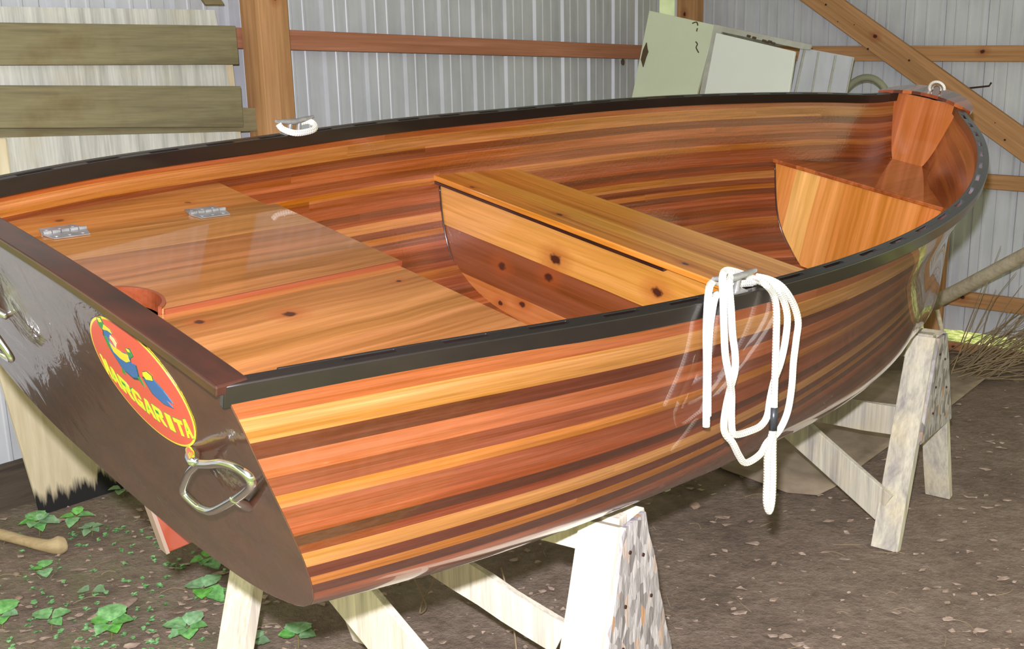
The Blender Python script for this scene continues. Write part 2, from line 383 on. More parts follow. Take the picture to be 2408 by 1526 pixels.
def pchip(X_, Y_, x):
    n = len(X_); h = [X_[i + 1] - X_[i] for i in range(n - 1)]; dl = [(Y_[i + 1] - Y_[i]) / h[i] for i in range(n - 1)]; m_ = [dl[0]]
    for i in range(1, n - 1): m_.append(0. if dl[i - 1] * dl[i] <= 0 else 2 * dl[i - 1] * dl[i] / (dl[i - 1] + dl[i]))
    m_.append(dl[-1]); i = min(max(sum(1 for q in X_[1:-1] if x >= q), 0), n - 2); t = (x - X_[i]) / h[i]
    return (2 * t ** 3 - 3 * t * t + 1) * Y_[i] + (t ** 3 - 2 * t * t + t) * h[i] * m_[i] + (-2 * t ** 3 + 3 * t * t) * Y_[i + 1] + (t ** 3 - t * t) * h[i] * m_[i + 1]
def section(x):
    w = np.zeros(len(SEX)); out = np.zeros((KN, 2))
    for k in range(2):
        arr = np.array([s[:, k] for s in SEN])
        for j in range(KN):
            u_ = min(max((x - 2.3) / .6, 0.), 1.); u_ = u_ * u_ * (3 - 2 * u_)
            out[j, k] = pchip(SEX, arr[:, j], x) * (1 - u_) + (nspline(SEX, arr[:, j], [x])[0] * u_ if u_ > 0 else 0)
    return out
DX = [0, .4, .9, 1.5, 2.0, 2.4, 2.75, 3.2, 3.5]
DV = [0.0, 0.0219, 0.0469, 0.075, 0.0955, 0.0994, 0.0791, 0.0432, 0.0]
UX = [0, 2.3, 2.7, 3.0, 3.25, 3.5]
UV_ = [0, 0, .012, .035, .035, .004]
def hull_rows(side, inner=False):
    rows = np.zeros((NX, KN, 3))
    for i in range(NX):
        x, b, z, c = SH[i]
        q = section(min(x, 3.5))
        zf = np.clip(q[:, 1], 0, 1)
        y = q[:, 0] * b - .0065 * (zf ** 4) * min(1, b / .1)
        y = np.maximum(y, .0)
        if x > 3.2: y = np.maximum(y, .012 * (np.arange(KN) < KN - 1) * min(1, (3.5 - x) * 10 + .35))
        zz = q[:, 1] * z; zz[-1] = .003 if x < .5 else 0
        D = float(nspline(DX, DV, [min(max(x, 0), 3.5)])[0]); kk = np.linspace(0, 1, KN)
        if side < 0:
            ww = np.clip((kk - .12) / .42, 0, 1); ww = ww * ww * (3 - 2 * ww); zz = zz - D * ww
            wy = np.exp(-((kk - .52) / .20) ** 2); y = y + .75 * D * wy + (0. if inner else 1.) * float(np.interp(x, UX, UV_)) * np.exp(-((kk - .34) / .24) ** 2)
        else:
            ww = np.clip((kk - .72) / .28, 0, 1); zz = zz - D * ww * ww * (3 - 2 * ww)
        zz = zz - .004 * zf ** 10
        rak = .3588 * (.4716 - zz) * max(0., 1 - x / 1.2) ** 1.2
        stem = -.40 * (1 - zf) ** 1.6 * (x / 3.5) ** 7
        rows[i, :, 0] = x + rak + stem; rows[i, :, 1] = side * y + c; rows[i, :, 2] = zz
    return rows
HS = {s: hull_rows(s) for s in (1, -1)}
HI = {1: HS[1], -1: hull_rows(-1, True)}
def hull_y(x, z, side):
    """outer half-breadth coordinate of the hull at x, z"""
    R_ = HI[side]
    # march through rows: for each girth line interpolate at x, then interpolate in z
    yy = np.array([np.interp(x, R_[:, k, 0], R_[:, k, 1]) for k in range(KN)]); zz = np.array([np.interp(x, R_[:, k, 0], R_[:, k, 2]) for k in range(KN)])
    return float(np.interp(z, zz[::-1], yy[::-1]))
def hull_zmin(x, y):
    side = 1 if y > sh(x)[2] else -1; R_ = HS[side]
    yy = np.array([np.interp(x, R_[:, k, 0], R_[:, k, 1]) for k in range(KN)]); zz = np.array([np.interp(x, R_[:, k, 0], R_[:, k, 2]) for k in range(KN)])
    k = np.argsort(yy); return float(np.interp(y, yy[k], zz[k]))

boat = empty('rowing_boat', mat=BM)
tag(boat, 'large varnished cedar-strip rowing boat resting tilted on two wooden sawhorses', 'boat')
TH = .010
# hull shell
V = []; U = []; Fc = []; FM = []
def normals(R_):
    du = np.gradient(R_, axis=0); dv = np.gradient(R_, axis=1); n = np.cross(du, dv); n /= np.linalg.norm(n, axis=2)[:, :, None] + 1e-9
    return n
for layer in (0, 1):
    for side in (1, -1):
        R_ = HI[side] if layer else HS[side]; n = normals(R_)
        cen = np.stack([R_[:, :, 0], np.repeat(SH[:, 3][:, None], KN, 1), R_[:, :, 2] * .5 + .3], 2)
        sg = np.sign(((cen - R_) * n).sum(2)); sg[sg == 0] = 1; n = n * sg[:, :, None]
        Q = R_ + n * TH if layer else R_
        if layer: Q[:, -1, 1] = SH[:, 3]; 
        g = np.concatenate([np.zeros((NX, 1)), np.cumsum(np.linalg.norm(np.diff(R_, axis=1), axis=2), axis=1)], 1)
        b = len(V)
        for i in range(NX):
            for k in range(KN): V.append(Q[i, k] * S); U.append((R_[i, k, 0] * S, g[i, k] * S))
        for i in range(NX - 1):
            for k in range(KN - 1): Fc.append([b + i * KN + k, b + i * KN + k + 1, b + (i + 1) * KN + k + 1, b + (i + 1) * KN + k]); FM.append(layer)
NB = NX * KN
for s_ in (0, 1):                 # join outer and inner along the sheer and the stern edge
    for i in range(NX - 1): Fc.append([s_ * NB + i * KN, s_ * NB + (i + 1) * KN, (2 + s_) * NB + (i + 1) * KN, (2 + s_) * NB + i * KN]); FM.append(0)
    for k in range(KN - 1): Fc.append([s_ * NB + k, s_ * NB + k + 1, (2 + s_) * NB + k + 1, (2 + s_) * NB + k]); FM.append(0)
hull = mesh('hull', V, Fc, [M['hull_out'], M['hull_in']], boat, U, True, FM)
bm = bmesh.new(); bm.from_mesh(hull.data); bmesh.ops.remove_doubles(bm, verts=bm.verts, dist=.0006); bmesh.ops.recalc_face_normals(bm, faces=bm.faces); bm.to_mesh(hull.data); bm.free()
sharp(hull, 50)

def BV(*p): return [np.array(q) * S for q in p]
# transom
RK = .3588
def trp(y, z, off=0.):      # a point on the transom's outer face, off = distance outwards
    nl = np.array([-1, 0, -RK]) / math.hypot(1, RK)
    return (np.array([RK * (.4716 - z), y, z]) + nl * off) * S
o0 = HS[1][0]; prof = [(o0[k, 1] + .0035 - .0006, o0[k, 2] + (.0006 if k > 20 else 0)) for k in range(KN)]
top = [(y, .4616 + .013 * (1 - (y / .44) ** 2)) for y in np.linspace(-.43, .43, 24)]
out = [(-.0035 - y, z) for y, z in prof[:-1]][::1] + [(-.0035 + y, z) for y, z in prof[::-1]]
poly = out + [(y - .0035, z) for y, z in top[::-1]]
g = G(); g.prism([trp(y, z, .0015) for y, z in poly], trp(0, .3, -.020) - trp(0, .3, .0)); tro = g.obj('transom', M['transom'], boat); bevel(tro, .0008)
# transom cap
g = G(); cv = []
ys = np.linspace(-.446, .436, 26)
for y in ys:
    zt = .4716 + .013 * (1 - ((y + .0035) / .445) ** 2)
    cv.append((y, zt))
n_ = len(cv); V = []
for y, z in cv:
    x0, x1 = -.013, .036
    V += [np.array([x0, y, z - .012]) * S, np.array([x1, y, z - .012]) * S, np.array([x1, y, z + .003]) * S, np.array([x0, y, z + .003]) * S]
Fc = [[4 * i + k, 4 * i + (k + 1) % 4, 4 * i + 4 + (k + 1) % 4, 4 * i + 4 + k] for i in range(n_ - 1) for k in range(4)] + [[0, 1, 2, 3], [4 * n_ - 4 + k for k in (3, 2, 1, 0)]]
g.add(V, Fc); co_ = g.obj('transom_cap', M['cap'], boat); bevel(co_, .003)

# gunwales with slots
def wid(x): return .0267 + (.0333 - .0267) * min(x / 3.5 * 2.5, 1)
def hei(x): return .0322 + (.0302 - .0322) * min(x / 3.5 * 2, 1)
d2 = np.gradient(SH[:, :2], axis=0); d2 /= np.linalg.norm(d2, axis=1)[:, None]; nn = np.stack([-d2[:, 1], d2[:, 0]], 1)
arc = np.r_[0, np.cumsum(np.linalg.norm(np.diff(SH[:, :2], axis=0), axis=1))]
def railpt(side, i_f, off, dz):
    i_f = min(max(i_f, 0), NX - 1.001); i = int(i_f); t = i_f - i
    p = SH[i] * (1 - t) + SH[i + 1] * t; n = nn[i] * (1 - t) + nn[i + 1] * t
    w = wid(p[0]); q = p[:2] - n * off * w
    return np.array([q[0], side * q[1] + p[3], p[2] - dz]) * S
def at_arc(a): return float(np.interp(a, arc, np.arange(NX)))
END = at_arc(np.interp(3.36, SH[:, 0], arc))
def strip_rail(g, side, o0, o1, i0, i1, z0=0., z1=None, m=0):
    n = max(2, int((i1 - i0) / 1.0) + 1); V = []
    for j in range(n):
        f = i0 + (i1 - i0) * j / (n - 1); x = np.interp(f, np.arange(NX), SH[:, 0]); h = hei(x)
        zb = h if z1 is None else z1
        V += [railpt(side, f, o0, z0), railpt(side, f, o1, z0), railpt(side, f, o1, zb), railpt(side, f, o0, zb)]
    Fc = [[4 * i + k, 4 * i + (k + 1) % 4, 4 * i + 4 + (k + 1) % 4, 4 * i + 4 + k] for i in range(n - 1) for k in range(4)] + [[0, 1, 2, 3], [4 * n - 4 + k for k in (3, 2, 1, 0)]]
    g.add(V, Fc, m)
for side, nm in ((1, 'port'), (-1, 'starboard')):
    g = G()
    strip_rail(g, side, 0., .50, 0, END)
    ow = g.obj('gunwale', M['rail'], boat); sharp(ow, 40); bevel(ow, .002)
    g = G(); strip_rail(g, side, .80, 1.0, 3, END - 2); iw = g.obj('inwale', M['rail'], ow); sharp(iw, 40); bevel(iw, .0015)
    g = G(); a0 = .02; a = .169
    while a < arc[-1] - .2:
        strip_rail(g, side, .48, .82, at_arc(a0), at_arc(a), .0005); a0 = a + .078; a += .155
    strip_rail(g, side, .48, .82, at_arc(a0), END - 2, .0005)
    sp = g.obj('spacer_block', M['rail'], ow); sp['kind'] = 'stuff'
    g = G(); strip_rail(g, side, .49, .81, 3, END - 2, .009, .020); g.obj('slot_floor', M['rail_gap'], ow)

# seats
def outline(x0, x1, z, n=24, ins=.004):
    xs = np.linspace(x0, x1, n); return xs, [hull_y(x, z, 1) - ins for x in xs], [hull_y(x, z, -1) + ins for x in xs]
def slab(name, P, z0, z1, mat, parent, bev=.003):
    g = G(); g.prism([np.array([x, y, z0]) * S for x, y in P], (0, 0, (z1 - z0) * S)); o = g.obj(name, mat, parent)
    if bev: bevel(o, bev * S)
    return o
zs = .383
ssp = empty('stern_seat'); ssp.parent = boat
xs, yp, ym = outline(.045, .68, zs - .008)
slab('side_board', [(x, y) for x, y in zip(xs, yp)] + [(.68, .362), (.045, .362)], zs - .016, zs, M['seat'], ssp, .0015)
slab('side_board', [(.045, -.036), (.68, -.036)] + [(x, y) for x, y in zip(xs[::-1], ym[::-1])], zs - .016, zs, M['seat'], ssp, .0015)
# hinged lid with a round finger hole by the transom
hc, hr = (.135, .018), .062
P = [(.05, .3595), (.05, .3595 - .0)]
Pl = [(.05, .3595), (.685, .3595), (.685, -.037)]
hole = [(hc[0] + hr * math.cos(a), hc[1] + hr * math.sin(a)) for a in np.linspace(math.radians(-58), math.radians(200), 30)]
Pl += [(hc[0] + hr * math.cos(math.radians(-58)), -.037)] + hole + [(.05, hole[-1][1])]
lid = slab('hatch_lid', Pl, zs - .001, zs + .009, M['seat'], boat, .002)
g = G()   # reddish edge trim of the lid and of the hole
g.prism(BV((.17, -.037, zs - .002), (.686, -.037, zs - .002), (.686, -.0415, zs - .002), (.17, -.0415, zs - .002)), (0, 0, .0112 * S))
g.obj('lid_edge', M['seat_edge'], lid)
g = G(); hv = hole
for i in range(len(hv) - 1):
    a, b = hv[i], hv[i + 1]; f = (hr - .006) / hr
    a2 = (hc[0] + (a[0] - hc[0]) * f, hc[1] + (a[1] - hc[1]) * f); b2 = (hc[0] + (b[0] - hc[0]) * f, hc[1] + (b[1] - hc[1]) * f)
    g.prism(BV((a[0], a[1], zs - .02), (b[0], b[1], zs - .02), (b2[0], b2[1], zs - .02), (a2[0], a2[1], zs - .02)), (0, 0, .0315 * S))
g.obj('hole_rim', M['seat_edge'], lid)
for hx in (.21, .513):
    g = G(); zc = zs + .0100
    L_, w_ = .042, .029
    def leafp(y0, y1, s=1):
        r = .008; P = []
        P = [(hx - L_, y0), (hx + L_, y0), (hx + L_ - r, y1), (hx - L_ + r, y1)]
        g.prism(BV(*[(x, y, zc) for x, y in P]), (0, 0, .0016 * S))
    leafp(.360, .388); leafp(.354, .328)
    for k in range(5):
        x0 = hx - L_ + k * 2 * L_ / 5; g.tube(BV((x0 + .001, .357, zc + .003), (x0 + 2 * L_ / 5 - .001, .357, zc + .003)), .0042 * S, 10, cr=False)
    for sx in (-.025, 0, .025):
        for sy in (.376, .339): g.tube(BV((hx + sx, sy, zc + .001), (hx + sx, sy, zc + .0028)), .0036 * S, 10, cr=False)
    h = g.obj('hinge', M['steel'], lid); sharp(h, 30)
# front panel under the stern seat
def bulkhead(name, x, ztop, mat, parent, th=.010, zlow=.0, ins=.003, ztopf=None):
    zz = np.linspace(ztop, .012, 30); P = []
    yp_ = [(hull_y(x, z, 1) - ins, z) for z in zz]; ym_ = [(hull_y(x, z, -1) + ins, z) for z in zz]
    P = yp_ + ym_[::-1]
    g = G(); g.prism([np.array([x, y, z]) * S for y, z in P], (th * S, 0, 0)); return g.obj(name, mat, parent)
bulkhead('front_panel', .645, zs - .016, M['thw_panel'], ssp)
# thwart
th_ = empty('thwart'); th_.parent = boat
xs, yp, ym = outline(1.385, 1.70, .322, 14)
slab('seat_board', list(zip(xs, yp)) + list(zip(xs[::-1], ym[::-1])), .331 - .016, .331, M['thwart'], th_, .003)
bulkhead('aft_panel', 1.406, .315, M['thw_panel'], th_); bulkhead('fore_panel', 1.67, .315, M['thw_panel'], th_)
g = G(); g.prism(BV((1.385, hull_y(1.39, .315, 1) - .004, .3145), (1.406, hull_y(1.4, .315, 1) - .004, .3145), (1.406, -.21, .3145), (1.385, -.21, .3145)), (0, 0, -.006 * S)); g.obj('edge_strip', M['cap'], th_)
# bow seat
bs_ = empty('bow_seat'); bs_.parent = boat
xs, yp, ym = outline(2.742, 3.345, .345, 20)
slab('seat_board', list(zip(xs, yp)) + list(zip(xs[::-1], ym[::-1])), .353 - .014, .353, M['bow_seat'], bs_, .003)
bulkhead('aft_panel', 2.752, .339, M['bow_panel'], bs_)
# upper panel under the fore deck
zz = np.linspace(.600, .353, 14); g = G()
P = [(hull_y(3.343, z, 1) - .003, z) for z in zz] + [(hull_y(3.343, z, -1) + .003, z) for z in zz[::-1]]
g.prism([np.array([3.343, y, z]) * S for y, z in P], (.01 * S, 0, 0)); g.obj('fore_panel', M['bow_upper'], boat)
# resin beads where panels meet the hull
def bead(x, z0, z1, parent):
    for sd in (1, -1):
        g = G(); g.tube([np.array([x - .002, hull_y(x, z, sd) - sd * (TH + .001), z]) * S for z in np.linspace(z0, z1, 22)], .0028 * S, 6, cr=False); g.obj('resin_seam', M['resin'], parent, smooth=True)
bead(1.405, .30, .02, th_); bead(2.751, .33, .02, bs_); 
# fore deck (breasthook)
g = G(); xs = np.linspace(3.318, 3.50, 14)
def deckz(x, y): return .594 + .024 * (1 - (y / .175) ** 2) + (x - 3.318) * .08
NU, NV = 16, 14; V = []; Fc = []
for lay in (0, 1):
    for j in range(NV):
        t = j / (NV - 1)
        for i in range(NU):
            s_ = -1 + 2 * i / (NU - 1)
            hw = .172 * math.sqrt(max(0., 1 - t ** 2.2)) + .004
            x = 3.312 + .19 * t + (.020 * (1 - s_ * s_) * (1 - t)); y = hw * s_
            V.append(np.array([x, y - .024 + .018 * t, deckz(x, y) - .012 * lay]) * S)
nn_ = NU * NV
for j in range(NV - 1):
    for i in range(NU - 1):
        a = j * NU + i; Fc.append([a, a + 1, a + NU + 1, a + NU]); Fc.append([nn_ + a, nn_ + a + NU, nn_ + a + NU + 1, nn_ + a + 1])
loop = [i for i in range(NU)] + [j * NU + NU - 1 for j in range(1, NV)] + [(NV - 1) * NU + i for i in range(NU - 2, -1, -1)] + [j * NU for j in range(NV - 2, 0, -1)]
for a, b in zip(loop, loop[1:] + loop[:1]): Fc.append([a, b, nn_ + b, nn_ + a])
M['deck'] = plank_wood('laminated_deck_wood', 1, 0, .035, [rgb(150, 70, 34), rgb(96, 44, 26), rgb(196, 104, 46)], coat=1., coatr=.05, grain=.5)
g.add(V, Fc); dk = g.obj('fore_deck', M['deck'], boat); sharp(dk, 40)
# bow eye with chrome ring
g = G(); c0 = np.array([3.40, -.030, .618])
g.tube([(c0 + np.array([0, .016 * math.cos(a), .014 + .016 * math.sin(a)])) * S for a in np.linspace(-.4, math.pi + .4, 12)], .0035 * S, 8, cr=False)
g.tube([(c0 + np.array([0, 0, -.012])) * S, (c0 + np.array([0, 0, .001])) * S], .012 * S, 12, cr=False)
g.obj('bow_eye', M['chrome'], boat, smooth=True)
# skeg
g = G(); P = [(.172, .004), (.205, -.100), (.45, -.098), (1.3, .004)]
g.prism([np.array([x, -.0125, z]) * S for x, z in P], (0, .02 * S, 0)); skg = g.obj('skeg', M['skeg'], boat); bevel(skg, .002)
g = G(); g.prism([np.array([x, -.0130, z]) * S for x, z in [(.166, .006), (.200, -.102), (.207, -.102), (.173, .006)]], (0, .021 * S, 0)); g.obj('skeg_edge', M['skeg_edge'], skg)

# cleats on the gunwales
def cleat(x, side, px_dir=1):
    i = np.interp(x, SH[:, 0], np.arange(NX)); c = railpt(side, i, .5, 0); t = railpt(side, i + 1, .5, 0) - railpt(side, i - 1, .5, 0); t /= np.linalg.norm(t); u_ = np.array([0, 0, 1.])
    g = G(); h = .030 * S
    g.tube([c - t * .060 * S + u_ * (h + .004), c - t * .03 * S + u_ * h, c + u_ * (h - .003), c + t * .03 * S + u_ * h, c + t * .060 * S + u_ * (h + .004)], [.0035 * S, .006 * S, .007 * S, .006 * S, .0035 * S], 10, sub=4)
    for q in (-.014, .014): g.tube([c + t * q * S, c + t * q * S + u_ * h], [.007 * S, .005 * S], 10, cr=False)
    g.board(c - t * .035 * S + u_ * .001, c + t * .035 * S + u_ * .001, .022 * S, .003, np.cross(t, u_))
    o = g.obj('cleat', M['steel'], boat); sharp(o, 40); return c, t
cN, tN = cleat(.93, -1); cF, tF = cleat(.887, 1)

# lifting handles on the transom
hp = [(-.361, .3187), (-.300, .270), (-.2692, .2208), (-.3113, .2143), (-.3517, .2328), (-.4338, .3039), (-.4758, .3429), (-.4760, .3640), (-.4340, .3620), (-.361, .3187)]
def handle(mir):
    f = (lambda y: -.0035 - (y + .0035)) if mir else (lambda y: y)
    o3 = lambda y, z, off: trp(f(y), z, off)
    L0 = [(-.358, .322), (-.322, .288), (-.290, .250), (-.273, .226), (-.276, .216), (-.300, .212), (-.318, .215), (-.352, .233), (-.434, .303), (-.478, .344), (-.497, .366), (-.494, .378), (-.470, .378), (-.434, .365), (-.395, .342), (-.358, .322)]
    g = G(); g.tube([o3(y, z, .030) for y, z in L0], .0062 * S, 12, sub=5, cap=False); hd = g.obj('handle', M['chrome'], boat, smooth=True)
    for (a, b, r) in (((-.356, .326), (-.283, .286), .0125), ((-.440, .309), (-.402, .246), .0105)):
        g = G(); g.tube([o3(a[0], a[1], .033), o3((a[0] * .6 + b[0] * .4), (a[1] * .6 + b[1] * .4), .020), o3(b[0], b[1], .002)], [r * .7 * S, r * S, r * .75 * S], 12, flat=.7); g.obj('bracket', M['chrome'], hd, smooth=True)
handle(False); handle(True)

# name decal on the transom
dec_c = (-.199, .366); ea, eb = .1265, .0975
def dpt(y, z, off): return trp(y, z, .0015 + off)
def ellipse_mesh(name, a, b, off, mat, parent, n=64, z=None):
    P = [dpt(dec_c[0] + a * math.cos(t), dec_c[1] + b * math.sin(t), off) for t in np.linspace(0, 2 * math.pi, n, endpoint=False)]
    g = G(); g.prism(P, trp(0, .3, .0006) - trp(0, .3, 0)); return g.obj(name, mat, parent)
edge = ellipse_mesh('name_decal', ea, eb, .0004, M['decal_edge'], boat)
tag(edge, 'oval orange name decal with a parrot and the word MARGARITA')
ellipse_mesh('decal_field', ea - .0035, eb - .0035, .0008, M['decal'], edge)
def shp(name, P, mat, off):
    g = G(); g.prism([dpt(y, z, off) for y, z in P], trp(0, .3, .0005) - trp(0, .3, 0)); return g
def grow(P, k):
    P = np.array(P); c = P.mean(0); return [tuple(c + (p - c) * k) for p in P]
body = [(-.139, .430), (-.155, .435), (-.164, .4336), (-.1455, .4206), (-.1432, .4124), (-.1487, .4076), (-.1605, .4036), (-.1806, .4087), (-.1922, .4048), (-.1881, .3958), (-.2022, .3984), (-.197, .377), (-.1915, .3705), (-.1765, .3648), (-.1511, .3701), (-.1407, .3859), (-.1328, .4008), (-.1313, .4165)]
art = [('tail', [(-.2133, .3798), (-.245, .3926), (-.266, .3825), (-.2819, .3684), (-.2646, .3655), (-.2766, .3585), (-.2496, .3528), (-.2253, .3578)], 'decal_blue'),
       ('leg', [(-.1916, .3736), (-.2027, .3759), (-.2076, .3606), (-.2007, .3629)], 'decal_green'),
       ('foot', [(-.1491, .3712), (-.1569, .3705), (-.1537, .3586), (-.1465, .3589)], 'decal_green'),
       ('body', body, 'decal_blue'),
       ('breast', [(-.1392, .4108), (-.1534, .406), (-.1706, .4061), (-.189, .4088), (-.1896, .3982), (-.1746, .3898), (-.1574, .3895), (-.1431, .3943)], 'decal_edge'),
       ('neck', [(-.131, .4165), (-.139, .4200), (-.142, .4050), (-.138, .3960), (-.131, .4000)], 'decal_green'),
       ('head', [(-.132, .4319), (-.1447, .4418), (-.1605, .4400), (-.163, .4332), (-.151, .4340), (-.1389, .4303)], 'decal_edge'),
       ('cap', [(-.1300, .4472), (-.1445, .4527), (-.1458, .4416), (-.1349, .4287), (-.1288, .4319), (-.128, .4396)], 'decal_green'),
       ('cap_top', [(-.1320, .4482), (-.1435, .4517), (-.1440, .4450), (-.1340, .4410)], 'decal_edge'),
       ('beak', [(-.1545, .4279), (-.1635, .4263), (-.1674, .4191), (-.1585, .4072), (-.155, .4174), (-.1499, .4206)], 'decal_pale'),
       ('cup', [(-.1921, .4216), (-.2046, .4253), (-.2074, .4145), (-.1959, .4064), (-.1914, .412)], 'decal_green'),
       ('cup_top', [(-.1941, .4226), (-.2026, .4243), (-.2030, .4190), (-.1950, .4175)], 'decal_edge'),
       ('flower', [(-.2201, .3938), (-.2336, .4008), (-.2455, .3982), (-.2436, .3901), (-.223, .3825), (-.2176, .3873)], 'decal_text')]
gp = G(); mats_ = ['decal_dark', 'decal_blue', 'decal_green', 'decal_edge', 'decal_pale', 'decal_text']
for k, (nm, P, mt) in enumerate(art):
    if nm in ('body', 'tail', 'cap', 'head', 'cup', 'flower', 'leg', 'foot'):
        gp.prism([dpt(y, z, .0013 + k * .00002) for y, z in grow(P, 1.10)], trp(0, .3, .0002) - trp(0, .3, 0), 0)
    gp.prism([dpt(y, z, .0015 + k * .00006) for y, z in P], trp(0, .3, .0003) - trp(0, .3, 0), mats_.index(mt))
gp.obj('parrot_picture', [M[q] for q in mats_], edge)
def letters(text, bases):
    """block letters standing on the curve of base points, drawn as stroke polygons on a unit cell"""
    GL = {'M': [[(0, 0), (.28, 0), (.28, .6), (.5, .25), (.72, .6), (.72, 0), (1, 0), (1, 1), (.74, 1), (.5, .6), (.26, 1), (0, 1)]],
          'A': [[(0, 0), (.28, 0), (.36, .22), (.64, .22), (.72, 0), (1, 0), (.66, 1), (.34, 1)]],
          'R': [[(0, 0), (.28, 0), (.28, .38), (.42, .38), (.70, 0), (1, 0), (.72, .42), (.95, .55), (.95, .85), (.75, 1), (0, 1)]],
          'G': [[(.95, .50), (.50, .50), (.50, .34), (.68, .34), (.68, .22), (.32, .22), (.28, .3), (.28, .7), (.36, .80), (.64, .80), (.70, .70), (.95, .70), (.85, .95), (.70, 1), (.25, 1), (0, .8), (0, .2), (.22, 0), (.95, 0)]],
          'I': [[(.22, 0), (.78, 0), (.78, 1), (.22, 1)]],
          'T': [[(.35, 0), (.65, 0), (.65, .76), (1, .76), (1, 1), (0, 1), (0, .76), (.35, .76)]]}
    holes = {'A': [(.43, .40), (.57, .40), (.50, .68)], 'R': [(.28, .60), (.62, .60), (.62, .80), (.28, .80)]}
    n = len(text); bx = np.array([p[0] for p in bases]); bz = np.array([p[1] for p in bases])
    hs_ = .030; dd = lambda t: trp(0, .3, t) - trp(0, .3, 0)
    for i, ch in enumerate(text):
        g = G(); u0, u1 = i / n + .006, (i + 1) / n - .006
        yA = np.interp([u0, u1], np.linspace(0, 1, len(bx)), bx); zA = np.interp([u0, u1], np.linspace(0, 1, len(bx)), bz)
        def mp(p): return (yA[0] + (yA[1] - yA[0]) * p[0], zA[0] + (zA[1] - zA[0]) * p[0] + hs_ * p[1] * (1.12 if i in (0, n - 1) else 1.))
        for P in GL[ch]:
            g.prism([dpt(*mp((.5 + (p[0] - .5) * 1.16, .5 + (p[1] - .5) * 1.10)), .0012) for p in P], dd(.0003), 0)
            g.prism([dpt(*mp(p), .0016) for p in P], dd(.0003), 1)
        if ch in holes: g.prism([dpt(*mp(p), .0020) for p in holes[ch]], dd(.0002), 0)
        g.obj('letter', [M['decal_green'], M['decal_text']], edge)
bases = [(-.084, .332), (-.100, .3235), (-.1247, .313), (-.1609, .3045), (-.19, .3010), (-.2209, .3005), (-.2547, .3032), (-.2850, .3100), (-.3090, .3210)]
letters('MARGARITA', bases)

# ------------------------------------------------------------------ ropes
tS = BRn @ tN; tS[2] = 0; tS /= np.linalg.norm(tS)                      # along the rail, level
nS = np.array([tS[1], -tS[0], 0]); 
if np.dot(nS, CAM - b2w([.93, -.6, .4])) < 0: nS = -nS
pS = b2w([.93, SH[np.argmin(abs(SH[:, 0] - .93)), 1] * -1 - .0166, .48]) + nS * .011
def rp(x, y, out=0.): return onpl((1500 + x / 2.384, 600 + y / 2.384), pS + nS * out, nS)
rope_root = empty('rope', tuple(pS))
tag(rope_root, 'white braided rope coiled over the near gunwale, hanging in long loops from its cleat', 'rope')
def rope_part(name, pts, r=.0078, mat='rope', closed=False):
    g = G(); g.tube([p - pS for p in pts], r, 12, sub=8); return g.obj(name, M[mat], rope_root, smooth=True, uv=True)
RR = .0069
def top(x, y, inn): return rp(x, y, -inn)
rope_part('strand', [top(655, 155, .035), top(600, 158, .03), top(545, 165, .03), top(480, 158, .035), top(430, 150, .03), top(405, 170, .01), rp(395, 220), rp(388, 320), rp(384, 450), rp(386, 620), rp(384, 800), rp(383, 960)], RR)
rope_part('strand', [top(470, 240, .03), top(445, 222, .02), rp(428, 250), rp(415, 320), rp(402, 420, -.004), rp(394, 560, -.012), rp(392, 700, -.014), rp(392, 900, -.015)], RR)
rope_part('strand', [top(655, 135, .04), top(600, 112, .04), top(540, 92, .03), top(490, 88, .015), rp(474, 130), rp(478, 240), rp(482, 400, .004), rp(490, 560, .004), rp(512, 680, .01), rp(525, 780), rp(524, 900), rp(530, 990), rp(556, 1006), rp(630, 985), rp(690, 955), rp(725, 900), rp(742, 800), rp(765, 700, -.006), rp(800, 600), rp(826, 480), rp(838, 350), rp(815, 250), rp(770, 180), top(700, 130, .03)], RR)
rope_part('strand', [top(600, 130, .055), top(550, 112, .04), top(520, 120, .02), rp(512, 170, .005), rp(522, 300, .0), rp(530, 440), rp(545, 560), rp(543, 650), rp(520, 740, -.008), rp(497, 840), rp(482, 940), rp(490, 1000), rp(530, 1050, .006), rp(565, 1120, .004), rp(597, 1162), rp(640, 1150), rp(690, 1110), rp(725, 1050, -.004), rp(790, 985), rp(838, 880), rp(862, 740), rp(872, 600), rp(888, 470), rp(898, 370), rp(870, 270), rp(810, 180), rp(740, 138, -.01), top(665, 120, .035)], RR)
rope_part('strand', [top(665, 140, .03), rp(710, 160, .012), rp(757, 215, .008), rp(777, 310, .008), rp(775, 480, .008), rp(770, 640, .008), rp(765, 780, .008), rp(763, 870, .008), rp(757, 980, .008), rp(728, 1100, .0), rp(724, 1250), rp(720, 1380), rp(736, 1436), rp(752, 1380), rp(758, 1250), rp(758, 1100), rp(760, 990, -.002)], RR)
rope_part('tape_wrap', [rp(763, 852, .009), rp(757, 980, .009)], RR * 1.18, 'black')
